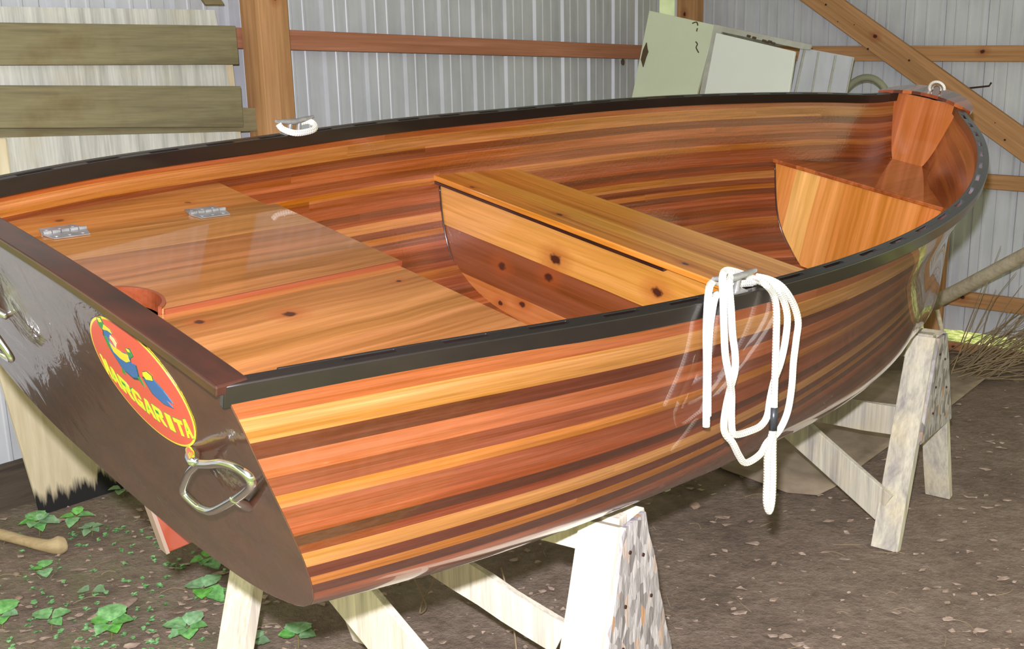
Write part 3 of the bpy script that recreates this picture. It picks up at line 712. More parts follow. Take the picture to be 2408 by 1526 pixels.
# short loops on the far cleat and on the bow eye
def small_rope(name, pts, label, r=.0075):
    c = np.mean(pts, axis=0); g = G(); g.tube([p - c for p in pts], r, 12, sub=8); o = g.obj(name, M['rope'], None, smooth=True, uv=True); o.location = c; return tag(o, label, 'rope')
qs = S / 1.2
cFw = BRn @ cF + BT * S + CAM; tFw = BRn @ tF; inw = BRn @ np.array([0, -1., 0]); upb = BRn[:, 2]
small_rope('rope', [cFw + qs * (- tFw * .062 + upb * .032) , cFw + qs * (- tFw * .05 + upb * .018 + inw * .008) , cFw + qs * (- tFw * .02 + upb * .008 + inw * .025) , cFw + qs * (tFw * .02 + upb * .008 + inw * .03) , cFw + qs * (tFw * .055 + upb * .012 + inw * .026) , cFw + qs * (tFw * .068 + upb * .02 + inw * .010) , cFw + qs * (tFw * .055 + upb * .028 - inw * .004) , cFw + qs * (tFw * .02 + upb * .022 - inw * .014)],
           'short loop of white braided rope around the cleat on the far gunwale', .0078)
cB = b2w([3.40, -.030, .636])
small_rope('rope', [cB + np.array(BRn[:, 1]) * qs * .034 * math.cos(a) - BRn[:, 0] * qs * .008 * math.sin(a) + upb * qs * .030 * math.sin(a) for a in np.linspace(-2.0, 3.1, 14)], 'small ring of white rope tied through the eye on top of the bow deck', .0058)

# ------------------------------------------------------------------ sawhorses
M['saw_wood'] = weathered('sawhorse_lumber', rgb(226, 216, 194), rgb(184, 174, 158), rgb(222, 206, 164), 2, .8, blotch=.35)
M['saw_wood2'] = weathered('weathered_sawhorse_lumber', rgb(206, 198, 178), rgb(160, 152, 146), rgb(220, 200, 152), 2, .8, blotch=.5)
N = NT('oriented_strand_board'); co = N.obj()
vo = N.n('ShaderNodeTexVoronoi'); vo.inputs['Scale'].default_value = 60; cc = N.sep(co)
N.l(N.comb(N.math('MULTIPLY', cc[0], 1.), N.math('MULTIPLY', cc[1], 1.), N.math('MULTIPLY', cc[2], .45)), vo.inputs['Vector'])
vr = N.sep(vo.outputs['Color'])
colr = N.ramp(vr[0], [(0., rgb(120, 112, 110)), (.45, rgb(158, 151, 150)), (.9, rgb(190, 183, 182)), (.994, rgb(176, 134, 96))])
nf = N.noise(N.comb(N.math('MULTIPLY', cc[0], 90), N.math('MULTIPLY', cc[1], 90), N.math('MULTIPLY', cc[2], 22)), 1., 4)
hs = N.n('ShaderNodeHueSaturation'); N.l(colr, hs.inputs['Color']); N.l(N.maprange(nf, .3, .7, .75, 1.12), hs.inputs['Value'])
N.bump(N.math('ADD', vr[1], nf), .9, .004); N.fin(hs.outputs[0], .9); M['osb'] = N.m
M['nail'] = simple('rusty_nail', rgb(70, 44, 36), .6, metal=.6)
HW = np.array([BM @ v.co for v in hull.data.vertices])
def clear(E, ang, L_):
    a = math.radians(ang); w = np.array([math.cos(a), math.sin(a)]); u_ = np.array([w[1], -w[0]]); q = HW[:, :2] - E[:2]
    k = (abs(q @ u_) < .035) & (q @ w > -.02) & (q @ w < L_ + .02); return float(HW[k][:, 2].min())
def sawhorse(E, ang, L_, label, mat, H_, spread=.28, gus=.30, back_board=None, front_brace=True, bw=.115):
    root = empty('sawhorse', (E[0], E[1], 0)); tag(root, label, 'sawhorse', 'sawhorses under the boat')
    O = np.array([E[0], E[1], 0]); a = math.radians(ang); w = np.array([math.cos(a), math.sin(a), 0]); u_ = np.array([math.sin(a), -math.cos(a), 0])
    if u_[1] < 0: u_ = -u_            # towards the back
    Z = np.array([0, 0, 1.])
    g = G(); g.board(w * -.005 + Z * (H_ - .045), w * (L_ + .01) + Z * (H_ - .045), .089, .038, Z, jag=.002, seg=6); bm_ = g.obj('top_beam', mat, root); bevel(bm_, .003)
    for q in (.02, L_ - .05):
        for sd in (-1, 1):
            g = G(); top_ = w * q + u_ * sd * .040 + Z * (H_ - .004); foot = w * q + u_ * sd * (spread) + Z * .0
            g.board(foot, top_, .089, .036, w, seg=5, jag=.002)
            # foot kept flat on the ground
            g.V = [(v[0], v[1], max(v[2], 0.001)) for v in g.V]
            lg = g.obj('leg', mat, root); bevel(lg, .002)
    for q in (-.034, ):
        g = G(); n = 9; P = []
        for k in range(n + 1):
            t = k / n; P.append(w * q + u_ * -( .045 + (spread - .045) * t * gus / H_ + (rng.random() - .5) * .006) + Z * (H_ - .002 - gus * t))
        for k in range(n, -1, -1):
            t = k / n; P.append(w * q + u_ * (.045 + (spread - .02) * t * gus / H_ + (rng.random() - .5) * .010) + Z * (H_ - .002 - gus * t + .0))
        g.prism(P, w * .011); gg = g.obj('gusset', M['osb'], root); tag(gg, 'rough grey chipboard gusset')
        for (du, dz) in ((-.03, .06), (.03, .09), (-.05, .17), (.07, .2), (-.06, .26)):
            g = G(); c = w * (q - .001) + u_ * du + Z * (H_ - dz); g.tube([c, c - w * .003], .004, 8, cr=False); g.obj('nail', M['nail'], gg)
    if front_brace:
        g = G(); a_ = w * .045 + u_ * -(spread * (1 - .17 / H_) + .03) + Z * .13; b_ = w * (L_ - .10) + u_ * -(spread * (1 - (H_ - .12) / H_) + .032) + Z * (H_ - .13)
        g.board(a_, b_, bw, .019, Z, seg=4, jag=.002); br = g.obj('brace', mat, root); bevel(br, .002)
    if back_board: 
        z0, z1, q0, q1, wd = back_board
        g = G(); f = lambda z: spread * (1 - z / H_) + .03
        g.board(w * q0 + u_ * f(z0) + Z * z0, w * q1 + u_ * f(z1) + Z * z1, wd, .019, Z, seg=6, jag=.006); br = g.obj('back_brace', mat, root)
    return root
def seat_horse(px, ang, L_):
    h = .68
    for _ in range(6):
        E = onz(px, h); h = .5 * h + .5 * (clear(E, ang, L_) - .0015)
    return onz(px, h), h
E2, h2 = seat_horse((2195, 785), 141, .95); E1, h1 = seat_horse((1460, 1212), 147, 1.)
print('HORSE', E1, h1, E2, h2)
sawhorse(E1, 147, 1.0, 'pale sawhorse under the stern, its chipboard gusset nearest the viewer', M['saw_wood'], h1, gus=.46, back_board=(.44, .255, .66, .265, .090), bw=.150)
sawhorse(E2, 141, .95, 'weathered grey-topped sawhorse standing under the bow', M['saw_wood2'], h2, gus=.34, back_board=(.30, .27, .04, .80, .11))

# ------------------------------------------------------------------ shed
yw = math.radians(49.3); D1 = np.array([math.cos(yw), math.sin(yw), 0]); D2 = np.array([-math.sin(yw), math.cos(yw), 0])
PR = np.array([2.334, 5.904, 0]) * 1.03; PL = np.array([-.887, 4.664, 0]) * 1.05
K = PL + D1 * (np.dot(PR - PL, D1))          # the corner
N = NT('painted_ribbed_steel'); co = N.obj()
f1 = N.noise(co, 3.5, 5, .6); c = N.sep(co)
f2 = N.noise(N.comb(N.math('MULTIPLY', c[0], 20), N.math('MULTIPLY', c[1], 20), N.math('MULTIPLY', c[2], 2)), 1., 4)
colr = N.ramp(N.math('MULTIPLY', N.math('ADD', f1, f2), .5), [(.3, rgb(184, 186, 188)), (.55, rgb(204, 206, 208)), (.8, rgb(212, 214, 216))])
N.fin(colr, .42, coat=.15, coatr=.3); M['siding'] = N.m
def siding(name, p0, d, length, z0, z1, out, phase=0., pitch=.2286):
    """ribbed steel sheet: wide ribs every 9 in with two low ribs between; out = direction away from the room"""
    prof = [(0, 0), (.010, .016), (.034, .016), (.044, 0), (.092, 0), (.096, -.004), (.106, -.004), (.110, 0), (.160, 0), (.164, -.004), (.174, -.004), (.178, 0)]
    pts = []; s_ = -phase
    while s_ < length:
        for (a, b) in prof:
            q = s_ + a * pitch / .2286
            if 0 <= q <= length: pts.append((q, b))
        s_ += pitch
    if pts[0][0] > 0: pts = [(0, 0)] + pts
    pts.append((length, 0)); V = []; n = len(pts)
    for lay in (0, 1):
        for z in (z0, z1):
            for (q, b) in pts: V.append(p0 + d * q + out * (b + .001 * lay + .012 * 0) + np.array([0, 0, z]))
    Fc = [[i, i + 1, n + i + 1, n + i] for i in range(n - 1)] + [[2 * n + i, 3 * n + i, 3 * n + i + 1, 2 * n + i + 1] for i in range(n - 1)]
    o = obj_at(name, V, Fc, M['siding'], p0); return tag(o, kind='structure')
pr = lambda px: onpl(px, PR, D1)
al = lambda px: np.dot(pr(px) - K, -D2)
# right wall: from the corner towards the right; ribs lined up with the photograph's dark joints
ph = (al((2098, 0))) % .2286
LR = 4.2
siding('wall_right', K - D2 * .02 + D1 * .05, -D2, LR, .042, 3.0, D1, phase=(.2286 - ph))
lal = lambda px: np.dot(onpl(px, PL, D2) - (K - D1 * 6.0), D1)
phl = lal((756, 0)) % .2595
siding('wall_left', K - D1 * 6.0 + D2 * .05, D1, lal((1566, 10)), .16, 3.0, D2, phase=(.2595 - phl), pitch=.2595)
M['lumber'] = weathered('framing_lumber', rgb(176, 128, 76), rgb(140, 92, 54), rgb(182, 112, 76), 2, .6, rough=.75, bump=.15, blotch=.4)
M['lumber_h'] = plank_wood('girt_lumber', 2, 0, .3, [rgb(176, 122, 74), rgb(170, 112, 70)], rough=.75, grain=.7, gs=.7)
def lumber(name, a, b, w, t, wdir, mat='lumber_g', kind='structure'):
    a = np.asarray(a); b = np.asarray(b); d = b - a; L_ = np.linalg.norm(d); d = d / L_
    wd = np.asarray(wdir, float); wd = wd - d * np.dot(wd, d); wd /= np.linalg.norm(wd); td = np.cross(d, wd)
    g = G(); g.board((0, 0, 0), (L_, 0, 0), w, t, (0, 1, 0))
    o = g.obj(name, M[mat]); o.matrix_world = Matrix(((d[0], wd[0], td[0], a[0]), (d[1], wd[1], td[1], a[1]), (d[2], wd[2], td[2], a[2]), (0, 0, 0, 1))); bevel(o, .003)
    if kind: tag(o, kind=kind)
    return o
M['lumber_g'] = plank_wood('rough_framing_lumber', 1, 0, .5, [rgb(196, 146, 98), rgb(190, 138, 90)], rough=.8, grain=.75, gs=.8, bumpy=.2, knots=[(.01, 1.9, .012), (-.02, 3.4, .01)])
M['board_dark'] = weathered('soil_stained_board', rgb(84, 72, 58), rgb(54, 46, 38), rgb(70, 66, 48), 0, .8)
M['lumber_red'] = plank_wood('reddish_framing_lumber', 1, 0, .5, [rgb(188, 126, 94), rgb(182, 120, 86)], rough=.8, grain=.6, gs=.8, bumpy=.2)
Z = np.array([0, 0, 1.])
lp = lambda px: onpl(px, PL - D2 * .02, D2)
rpz = lambda px: onpl(px, PR - D1 * .02, D1)
# girts on the left wall (follow the measured line)
ga, gb = lp((677, 94)), lp((1515, 123)); gd = (gb - ga) / np.linalg.norm(gb - ga)
lumber('trim_1', ga - gd * 3.2, gb + gd * .55, .085, .038, Z, 'lumber_red')
lumber('trim_2', ga - gd * 3.2 - Z * .75, gb + gd * .5 - Z * .75, .085, .038, Z)
lumber('trim_3', ga - gd * 3.2 + Z * .75, gb + gd * .5 + Z * .75, .085, .038, Z)
# girts on the right wall
for i, (pa, pb, ww) in enumerate((((1906, 125.5), (2408, 126), .085), ((2329, 427), (2408, 432.5), .080), ((2264, 702), (2408, 721), .085))):
    a, b = rpz(pa), rpz(pb); d = (b - a) / np.linalg.norm(b - a); 
    sc_ = np.dot(a - K, -D2)
    lumber('trim_%d' % (4 + i), a - d * (sc_ - .12), b + d * 2.6, ww, .038, Z)
# posts
pa = onpl((622, 40), PL - D2 * .13, D2)
lumber('trim_7', (pa[0], pa[1], 0), (pa[0], pa[1], 3.0), .15, .13, D1, 'lumber_g')
pc = K - D1 * .14 - D2 * .10
pcx = onpl((1623, 10), K - D1 * .10 - D2 * .0, D1)
lumber('trim_8', (pcx[0], pcx[1], 0), (pcx[0], pcx[1], 3.0), .135, .10, D2, 'lumber_g')
# bottom plate
pb0 = K - D1 * .03; lumber('trim_9', np.array([pb0[0], pb0[1], -.040]) - D2 * .1, np.array([pb0[0], pb0[1], -.040]) - D2 * 4.1, .06, .06, Z)
pb0 = K + D2 * .03; lumber('trim_10', np.array([pb0[0], pb0[1], .075]) - D1 * 5.9, np.array([pb0[0], pb0[1], .075]) - D1 * .15, .20, .04, Z, 'board_dark')
# wind brace across the right corner, in front of the girts
nB = D1; PB = PR - D1 * .065
a = onpl((1934, 0), PB, nB); b = onpl((2408, 340), PB, nB); d = (b - a) / np.linalg.norm(b - a)
lumber('trim_11', a - d * 1.5, b + d * 1.6, .142, .038, Z)
for px in ((1942, 11), (2041, 115), (2138, 142), (2340, 289), (2363, 329), (1970, 51), (2009, 58)):
    c = onpl(px, PB - nB * .021, nB); g = G(); g.tube([(0, 0, 0), -nB * .002], .006 if px[0] in (1942, 2041, 2138, 2363) else .003, 8, cr=False); o = g.obj('bolt', M['nail'], loc=None); o.location = c
    o.parent = bpy.data.objects['trim_11']; o.matrix_parent_inverse = bpy.data.objects['trim_11'].matrix_world.inverted()
# roof over the shed, run on unseen behind the camera to cut daylight
N = NT('roof_steel'); N.fin(rgb(150, 150, 142), .6); M['roofm'] = N.m
g = G(); A_ = K + D1 * .4 + D2 * .4; c4 = [A_, A_ - D2 * 7., A_ - D2 * 7. - D1 * 8.6, A_ - D1 * 8.6]
g.prism([np.array([p[0], p[1], 3.0]) for p in c4], (0, 0, .08)); o = g.obj('ceiling', M['roofm']); tag(o, kind='structure')

# ------------------------------------------------------------------ ground
N = NT('packed_dirt_floor'); co = N.obj(); c = N.sep(co)
n1 = N.noise(co, 2.2, 6, .65); n2 = N.noise(co, 14, 5, .7); n3 = N.noise(co, 60, 4, .7)
colr = N.ramp(N.math('MULTIPLY', N.math('ADD', n1, n2), .5), [(.32, rgb(100, 84, 72)), (.48, rgb(128, 110, 94)), (.62, rgb(146, 128, 112))])
hs = N.n('ShaderNodeHueSaturation'); N.l(colr, hs.inputs['Color']); N.l(N.maprange(n3, .3, .7, .8, 1.15), hs.inputs['Value'])
# pale flecks of leaf and wood chips
sp = N.noise(co, 55, 2, .5); colr = N.mix(N.maprange(sp, .715, .75, 0., .75), hs.outputs[0], rgb(196, 178, 160))
# moss where the light reaches, near the open side (low x)
mo = N.noise(co, 4.5, 5, .7); ml = N.maprange(c[0], -.1, -.9, 0., 1.)
mo2 = N.noise(co, 38, 4, .7)
mf = N.math('MULTIPLY', N.math('MULTIPLY', N.maprange(mo, .46, .62, 0., 1.), ml), N.maprange(mo2, .40, .6, .05, .55))
colr = N.mix(mf, colr, rgb(112, 122, 74))
N.bump(N.math('ADD', N.math('MULTIPLY', n2, 1.), N.math('MULTIPLY', n3, .35)), .7, .02); N.fin(colr, .95); M['dirt'] = N.m
nx, ny = 110, 130; X0, X1, Y0, Y1 = -3.4, 3.9, 1.0, 8.2
V = []; Fc = []
def fz(x, y):
    dR = np.dot(np.array([x, y, 0]) - PR, -D1); t = min(max((1.0 - dR) / .8, 0), 1); t = t * t * (3 - 2 * t)
    dR = np.dot(np.array([x, y, 0]) - PR, -D1); t = min(max((1.0 - dR) / .8, 0), 1); t = t * t * (3 - 2 * t)
    return -.045 * t + .010 * (mnoise.noise(Vector((x * 1.7, y * 1.7, 0))) + .4 * mnoise.noise(Vector((x * 6, y * 6, 2)))) - .004
for j in range(ny):
    for i in range(nx):
        x = X0 + (X1 - X0) * i / (nx - 1); y = Y0 + (Y1 - Y0) * j / (ny - 1); V.append((x, y, fz(x, y)))
for j in range(ny - 1):
    for i in range(nx - 1):
        a = j * nx + i; q_ = np.array(V[a]); q_[2] = 0
        if np.dot(q_ - PR, D1) < .05 and np.dot(q_ - PL, D2) < .12: Fc.append([a, a + 1, a + nx + 1, a + nx])
fl = mesh('floor', V, Fc, M['dirt'], smooth=True); tag(fl, kind='structure')
N = NT('grass_outside'); co = N.obj(); n1 = N.noise(co, 3, 6, .7); n2 = N.noise(co, 18, 4, .8)
N.fin(N.ramp(N.math('MULTIPLY', N.math('ADD', n1, n2), .5), [(.40, rgb(52, 66, 30)), (.5, rgb(118, 132, 60)), (.60, rgb(186, 182, 132))]), .9); M['grass'] = N.m
g = G(); g.prism([(-60, -60, -.20), (60, -60, -.20), (60, 60, -.20), (-60, 60, -.20)], (0, 0, .02)); go = g.obj('grass_ground', M['grass']); tag(go, 'bright green grass lying outside the shed walls', 'grass', kind='stuff')

# ------------------------------------------------------------------ leaning stack on the left
M['ply'] = weathered('weathered_plywood', rgb(206, 204, 192), rgb(170, 168, 158), rgb(204, 186, 146), 2, .8, bump=.25, blotch=.35)
N = NT('rotten_plywood'); co = N.obj(); c = N.sep(co)
g1 = N.noise(N.comb(N.math('MULTIPLY', c[0], 30), N.math('MULTIPLY', c[1], 30), N.math('MULTIPLY', c[2], 3)), 1., 5, .6)
colr = N.ramp(g1, [(.3, rgb(204, 186, 148)), (.7, rgb(228, 214, 180))])
rot = N.math('ADD', c[2], N.math('MULTIPLY', N.math('SUBTRACT', g1, .5), -.22)); N_ = N.maprange(rot, .05, .10, 1., 0.)
colr = N.mix(N_, colr, rgb(34, 32, 30)); N.bump(g1, .4, .003); N.fin(colr, .9); M['ply_rot'] = N.m
M['board_old'] = weathered('weathered_barn_board', rgb(136, 126, 92), rgb(106, 98, 74), rgb(114, 92, 50), 0, .7, bump=.4, blotch=.6)
# leaning plane: foot on the ground .17 m out from the wall, leaning back to the girt
foot = np.dot(onz((150, 1190), .0) - PL, D2); th0 = -.075 - foot; slope = (-.075 - foot) / 1.9
LN = np.array([0, 0, 0]) + D2 - Z * slope; LN /= np.linalg.norm(LN); LP = PL + D2 * foot
UPL = np.cross(D1, LN); UPL = UPL if UPL[2] > 0 else -UPL
def lean(px, off=0.): return onpl(px, LP - LN * off, LN)
def sheet(name, P, off, th, mat, label, cat):
    P3 = [lean(p, off) if not isinstance(p, np.ndarray) else p for p in P]; c = P3[0].copy(); g = G(); g.prism([p - c for p in P3], -LN * th if False else LN * th * -1)
    o = g.obj(name, M[mat]); o.location = c; tag(o, label, cat); return o
def lcoord(s_, z, off=0.):       # point on the leaning plane: s along the wall from the sheet's foot, z height
    return LP + D1 * s_ + UPL * (z / UPL[2]) - LN * off
sA = np.dot(onz((72, 1188)) - LP, D1)
e_r = np.dot(lean((545, 280), .0) - LP, D1)
sheet('plywood_sheet', [lcoord(sA - .02, .0, .0), lcoord(sA + .30, -.01, .0), lcoord(sA + .62, .035, .0), lcoord(sA + 1.0, .03, 0.), lcoord(e_r + .06, .02, 0), lcoord(e_r + .02, 1.75, .0), lcoord(sA - .25, 1.78, .0)], 0, .012, 'ply_rot', 'weathered plywood sheet leaning on the left wall, its foot black with rot', 'plywood sheet')
lt = sheet('plywood_sheet', [(-260, 12), (500, 24), (514, 90), (560, 345), (553, 420), (30, 460), (13, 325), (-330, 320)], .014, .014, 'ply', 'grey plywood sheet behind the two weathered boards at left', 'plywood sheet')
lt2 = sheet('panel', [(-300, 300), (16, 318), (34, 470), (-300, 520)], .030, .006, 'panel_green' if 'panel_green' in M else 'ply', 'pale green panel sliver at the left edge behind the far gunwale', 'panel') if False else None
def oldboard(pts4, off, th, label):
    P3 = [lean(p, off) for p in pts4]; d = P3[1] - P3[0]; d /= np.linalg.norm(d); up = P3[0] - P3[3]; up = up - d * np.dot(up, d); up /= np.linalg.norm(up); n = np.cross(d, up)
    c = P3[0]; Rm = np.array([d, up, n]); g = G(); loc = [Rm @ (p - c) for p in P3]; nrm = Rm @ (-LN * th)
    g.prism(loc, nrm); o = g.obj('old_board', M['board_old'])
    o.matrix_world = Matrix(((d[0], up[0], n[0], c[0]), (d[1], up[1], n[1], c[1]), (d[2], up[2], n[2], c[2]), (0, 0, 0, 1))); bevel(o, .004); tag(o, label, 'board', 'boards stacked against the plywood'); return o
oldboard([(-330, 50), (543, 62), (551, 152), (-330, 156)], .0335, .036, 'upper weathered thick board laid against the grey plywood')
oldboard([(-330, 200), (555, 203), (562, 299), (-330, 303)], .0335, .036, 'lower weathered thick board with brown stains against the plywood')
oldboard([(-330, 232), (606, 254), (608, 308), (-330, 332)], .0286, .0045, 'thin grey board end showing right of the lower weathered board')
oldboard([(430, -60), (470, -60), (524, 12), (480, 12)], .014, .018, 'small grey board end at the top edge above the plywood')

# ------------------------------------------------------------------ panels leaning in the corner
M['cream_green'] = simple('pale_green_painted_panel', rgb(232, 240, 206), .5, nscale=3, col2=rgb(224, 232, 198), coat=.2)
M['white_green'] = simple('glossy_pale_panel', rgb(248, 252, 238), .35, nscale=3, col2=rgb(244, 248, 232), coat=.4)
M['grey_trim'] = simple('grey_painted_frame', rgb(206, 206, 190), .6, nscale=12, col2=rgb(180, 178, 162))
M['dirt_spot'] = simple('dried_mud', rgb(96, 78, 54), .95)
CP = PR - D1 * .95; CN = D1 - Z * .12; CN /= np.linalg.norm(CN)
def cpan(name, pts, off, th, mat, label, cat, extra=0):
    P3 = [onpl(p, CP - CN * off, CN) for p in pts]; c = P3[0].copy(); g = G(); g.prism([p - c for p in P3], -CN * th); o = g.obj(name, M[mat]); o.location = c; bevel(o, .002); tag(o, label, cat); return o
pA = cpan('wall_panel', [(1531, 26), (1686, 60), (1640, 232), (1480, 330), (1470, 330)], .03, .02, 'cream_green', 'large pale green panel leaning in the corner, cobwebbed and torn at one edge', 'panel')
pB = cpan('cabinet_door', [(1688, 78), (1873, 122), (1842, 330), (1640, 330)], .08, .02, 'white_green', 'bright pale square door leaning in front of the grey frame', 'door')
pC = cpan('door_frame', [(1683, 58), (1912, 106), (1906, 118), (1888, 116), (1700, 76), (1668, 210), (1640, 330), (1625, 330)], .055, .018, 'grey_trim', 'grey painted frame behind the bright square door', 'frame')
g = G()
pD = cpan('metal_panel', [(1884, 112), (2010, 135), (1970, 330), (1836, 330)], .0, .012, 'siding', 'grey lavender ribbed metal panel right of the bright door', 'panel')
for (a, b, w_) in (((1892, 116), (1845, 330), 10), ((1925, 122), (1890, 330), 7), ((1965, 130), (1926, 330), 9), ((2007, 137), (1968, 330), 6)):
    g = G(); g.tube([onpl(a, CP - CN * .016, CN), onpl(b, CP - CN * .016, CN)], .012 * w_ / 10, 6, cr=False, flat=.5); o = g.obj('rib', M['grey_trim']); o.parent = pD; o.matrix_parent_inverse = Matrix.Translation(-Vector(pD.location))
g = G(); g.prism([onpl(p, CP - CN * .052, CN) for p in ((1521, 100), (1523, 115), (1525, 122), (1520, 135), (1513, 158), (1508, 140), (1513, 118))], -CN * .006); o = g.obj('mud_nest', M['dirt_spot']); o.parent = pA; o.matrix_parent_inverse = Matrix.Translation(-Vector(pA.location))
for pts in (((1628, 55), (1638, 52), (1641, 60)), ((1636, 98), (1640, 104), (1637, 112), (1643, 124)), ((1640, 66), (1638, 74))):
    g = G(); g.tube([onpl(p, CP - CN * .0515, CN) for p in pts], .0035, 6, sub=3); o = g.obj('cobweb_dirt', M['dirt_spot']); o.parent = pA; o.matrix_parent_inverse = Matrix.Translation(-Vector(pA.location))
g = G()
for p in ((1793, 95), (1800, 98), (1807, 97), (1815, 101), (1770, 88), (1757, 84)): g.tube([onpl(p, CP - CN * .082, CN), onpl((p[0] + 7, p[1] + 2), CP - CN * .082, CN)], .007, 6, cr=False)
o = g.obj('mud_nest', M['dirt_spot']); o.parent = pC; o.matrix_parent_inverse = Matrix.Translation(-Vector(pC.location))
# hose behind the bow
M['hose'] = simple('grey_green_hose', rgb(150, 150, 122), .6)
HPn = PR - D1 * .5
g = G(); pts = [onpl(p, HPn, D1) for p in ((1985, 215), (2003, 196), (2025, 184), (2048, 183), (2066, 192), (2080, 208), (2092, 235), (2100, 280), (2105, 400))]; c = pts[0]; g.tube([p - c for p in pts], .018, 12); o = g.obj('hose', M['hose'], smooth=True); o.location = c; tag(o, 'thick grey hose arching up behind the bow deck', 'hose')
# pole leaning at the right
M['pole'] = weathered('dry_bare_pole', rgb(214, 200, 170), rgb(186, 170, 140), rgb(196, 176, 138), 0, .4, bump=.2)
a = onpl((2165, 725), PR - D1 * .30, D1); b = onpl((2408, 600), PR - D1 * .75, D1); d = (b - a) / np.linalg.norm(b - a)
a = a - d * .25; e = b + d * 1.6; c = a.copy(); g = G(); g.tube([a - c, (a + b) / 2 - c + Z * -.006, b - c, e - c], [.040, .037, .034, .031], 14); o = g.obj('wooden_pole', M['pole'], smooth=True); o.location = c; tag(o, 'bare wooden pole slanting up across the lower right wall', 'pole')
# thin stick under it
g = G(); pts = [onpl(p, PR - D1 * .45, D1) for p in ((2203, 728), (2210, 755), (2216, 785), (2222, 830))]; c = pts[-1]; g.tube([p - c for p in pts], .013, 8); o = g.obj('stick', M['pole'], smooth=True); o.location = c; tag(o, 'short grey stick standing beside the bow sawhorse', 'stick')
# post foot behind the bow: lower post
lw = onpl((2195, 760), PR - D1 * .09, D1); lumber('trim_12', (lw[0], lw[1], .045), (lw[0], lw[1], .60), .09, .06, D2, 'lumber_g')
# wire hook on the wall
g = G(); pts = [onpl(p, PR - D1 * .03, D1) for p in ((2230, 212), (2270, 208), (2326, 202), (2331, 194))]; c = pts[0]; g.tube([p - c for p in pts], .005, 6, cr=False); o = g.obj('rusty_rod', M['nail'], smooth=True); o.location = c; tag(o, 'thin rusty rod with a bent tip sticking out on the right wall', 'rod')
# mud nest on wall
g = G(); c = onpl((1460, 145), PL, D2)
for k in range(4): g.tube([np.array([0, 0, -.012]) * k / 3 + D1 * (.008 * (k % 2)), D1 * .012 + Z * (.01 - k * .008)], .010, 7, cr=False)
o = g.obj('mud_nest', M['dirt_spot']); o.location = c - D2 * .01; tag(o, 'small round mud nest stuck on the back wall under the rail', 'nest')

# ------------------------------------------------------------------ things on the ground
M['tarp'] = simple('dusty_brown_sheet', rgb(176, 158, 136), .85, nscale=6, col2=rgb(136, 118, 98), bump=.4, bscale=18)
def ground_patch(name, pts, mat, label, cat, h=.012, kind=None, curl=0.):
    P = [onz(p, 0.) for p in pts]; n = len(P); c = np.mean(P, axis=0); V = []; rings = 5
    for r in range(rings + 1):
        t = r / rings
        for p in P:
            q = c + (p - c) * t; zz = fz(q[0], q[1]) + h + .012 * (mnoise.noise(Vector((q[0] * 7, q[1] * 7, 3)))) * (t < 1) + curl * (t == 1) * max(0, mnoise.noise(Vector((q[0] * 4, q[1] * 4, 5))))
            V.append((q[0], q[1], zz))
    nV = len(V); Fc = [[r * n + i, r * n + (i + 1) % n, (r + 1) * n + (i + 1) % n, (r + 1) * n + i] for r in range(rings) for i in range(n)]
    V += [(v[0], v[1], v[2] - .004) for v in V]; Fc += [[nV + i for i in f[::-1]] for f in Fc] + [[rings * n + i, rings * n + (i + 1) % n, nV + rings * n + (i + 1) % n, nV + rings * n + i] for i in range(n)]
    o = obj_at(name, V, Fc, mat, c, smooth=True); tag(o, label, cat); return o
ground_patch('dusty_sheet', [(1660, 1080), (1700, 1108), (1780, 1135), (1850, 1162), (1922, 1170), (1962, 1150), (2040, 1090), (2110, 1040), (2230, 960), (2320, 890), (2362, 862), (2300, 846), (2180, 850), (2050, 880), (1900, 960), (1750, 1040)], M['tarp'], 'dusty grey-brown sheet spread on the dirt floor under the bow', 'sheet', .016, curl=.02)
# seedlings
N = NT('leaf_green'); oi = N.n('ShaderNodeObjectInfo'); nn1 = N.noise(N.obj(), 60, 3)
N.fin(N.mix(oi.outputs['Random'], N.ramp(nn1, [(.3, rgb(74, 150, 52)), (.7, rgb(128, 206, 88))]), N.ramp(nn1, [(.3, rgb(104, 150, 100)), (.7, rgb(160, 196, 156))])), .5); N.b.inputs['Subsurface Weight'].default_value = 0; M['leaf'] = N.m
M['leaf_pale'] = simple('pale_leaf', rgb(150, 180, 140), .55, nscale=40, col2=rgb(112, 148, 104))
M['stem'] = simple('seedling_stem', rgb(120, 110, 60), .7)
def leaf_geo(g, base, dirv, length, width, m=0, droop=.25):
    d = np.asarray(dirv, float); d /= np.linalg.norm(d); side = np.cross(d, Z); side /= np.linalg.norm(side) + 1e-9; up = np.cross(side, d)
    n = 7; V = []
    for i in range(n + 1):
        t = i / n; w = width * .72 * math.sin(math.pi * min(1, t ** .75)) ** .8 if 0 < t < 1 else .0006; w *= (1 + .07 * (-1) ** i)
        c = base + d * length * t + Z * (-droop * length * t * t) + up * 0
        V += [c - side * w + up * w * .25, c, c + side * w + up * w * .25]
    Fc = []
    for i in range(n):
        a = 3 * i; Fc += [[a, a + 1, a + 4, a + 3], [a + 1, a + 2, a + 5, a + 4]]
    nV = len(V); V2 = [v - up * .0008 for v in V]
    g.add(V + V2, Fc + [[i + nV for i in f[::-1]] for f in Fc], m)
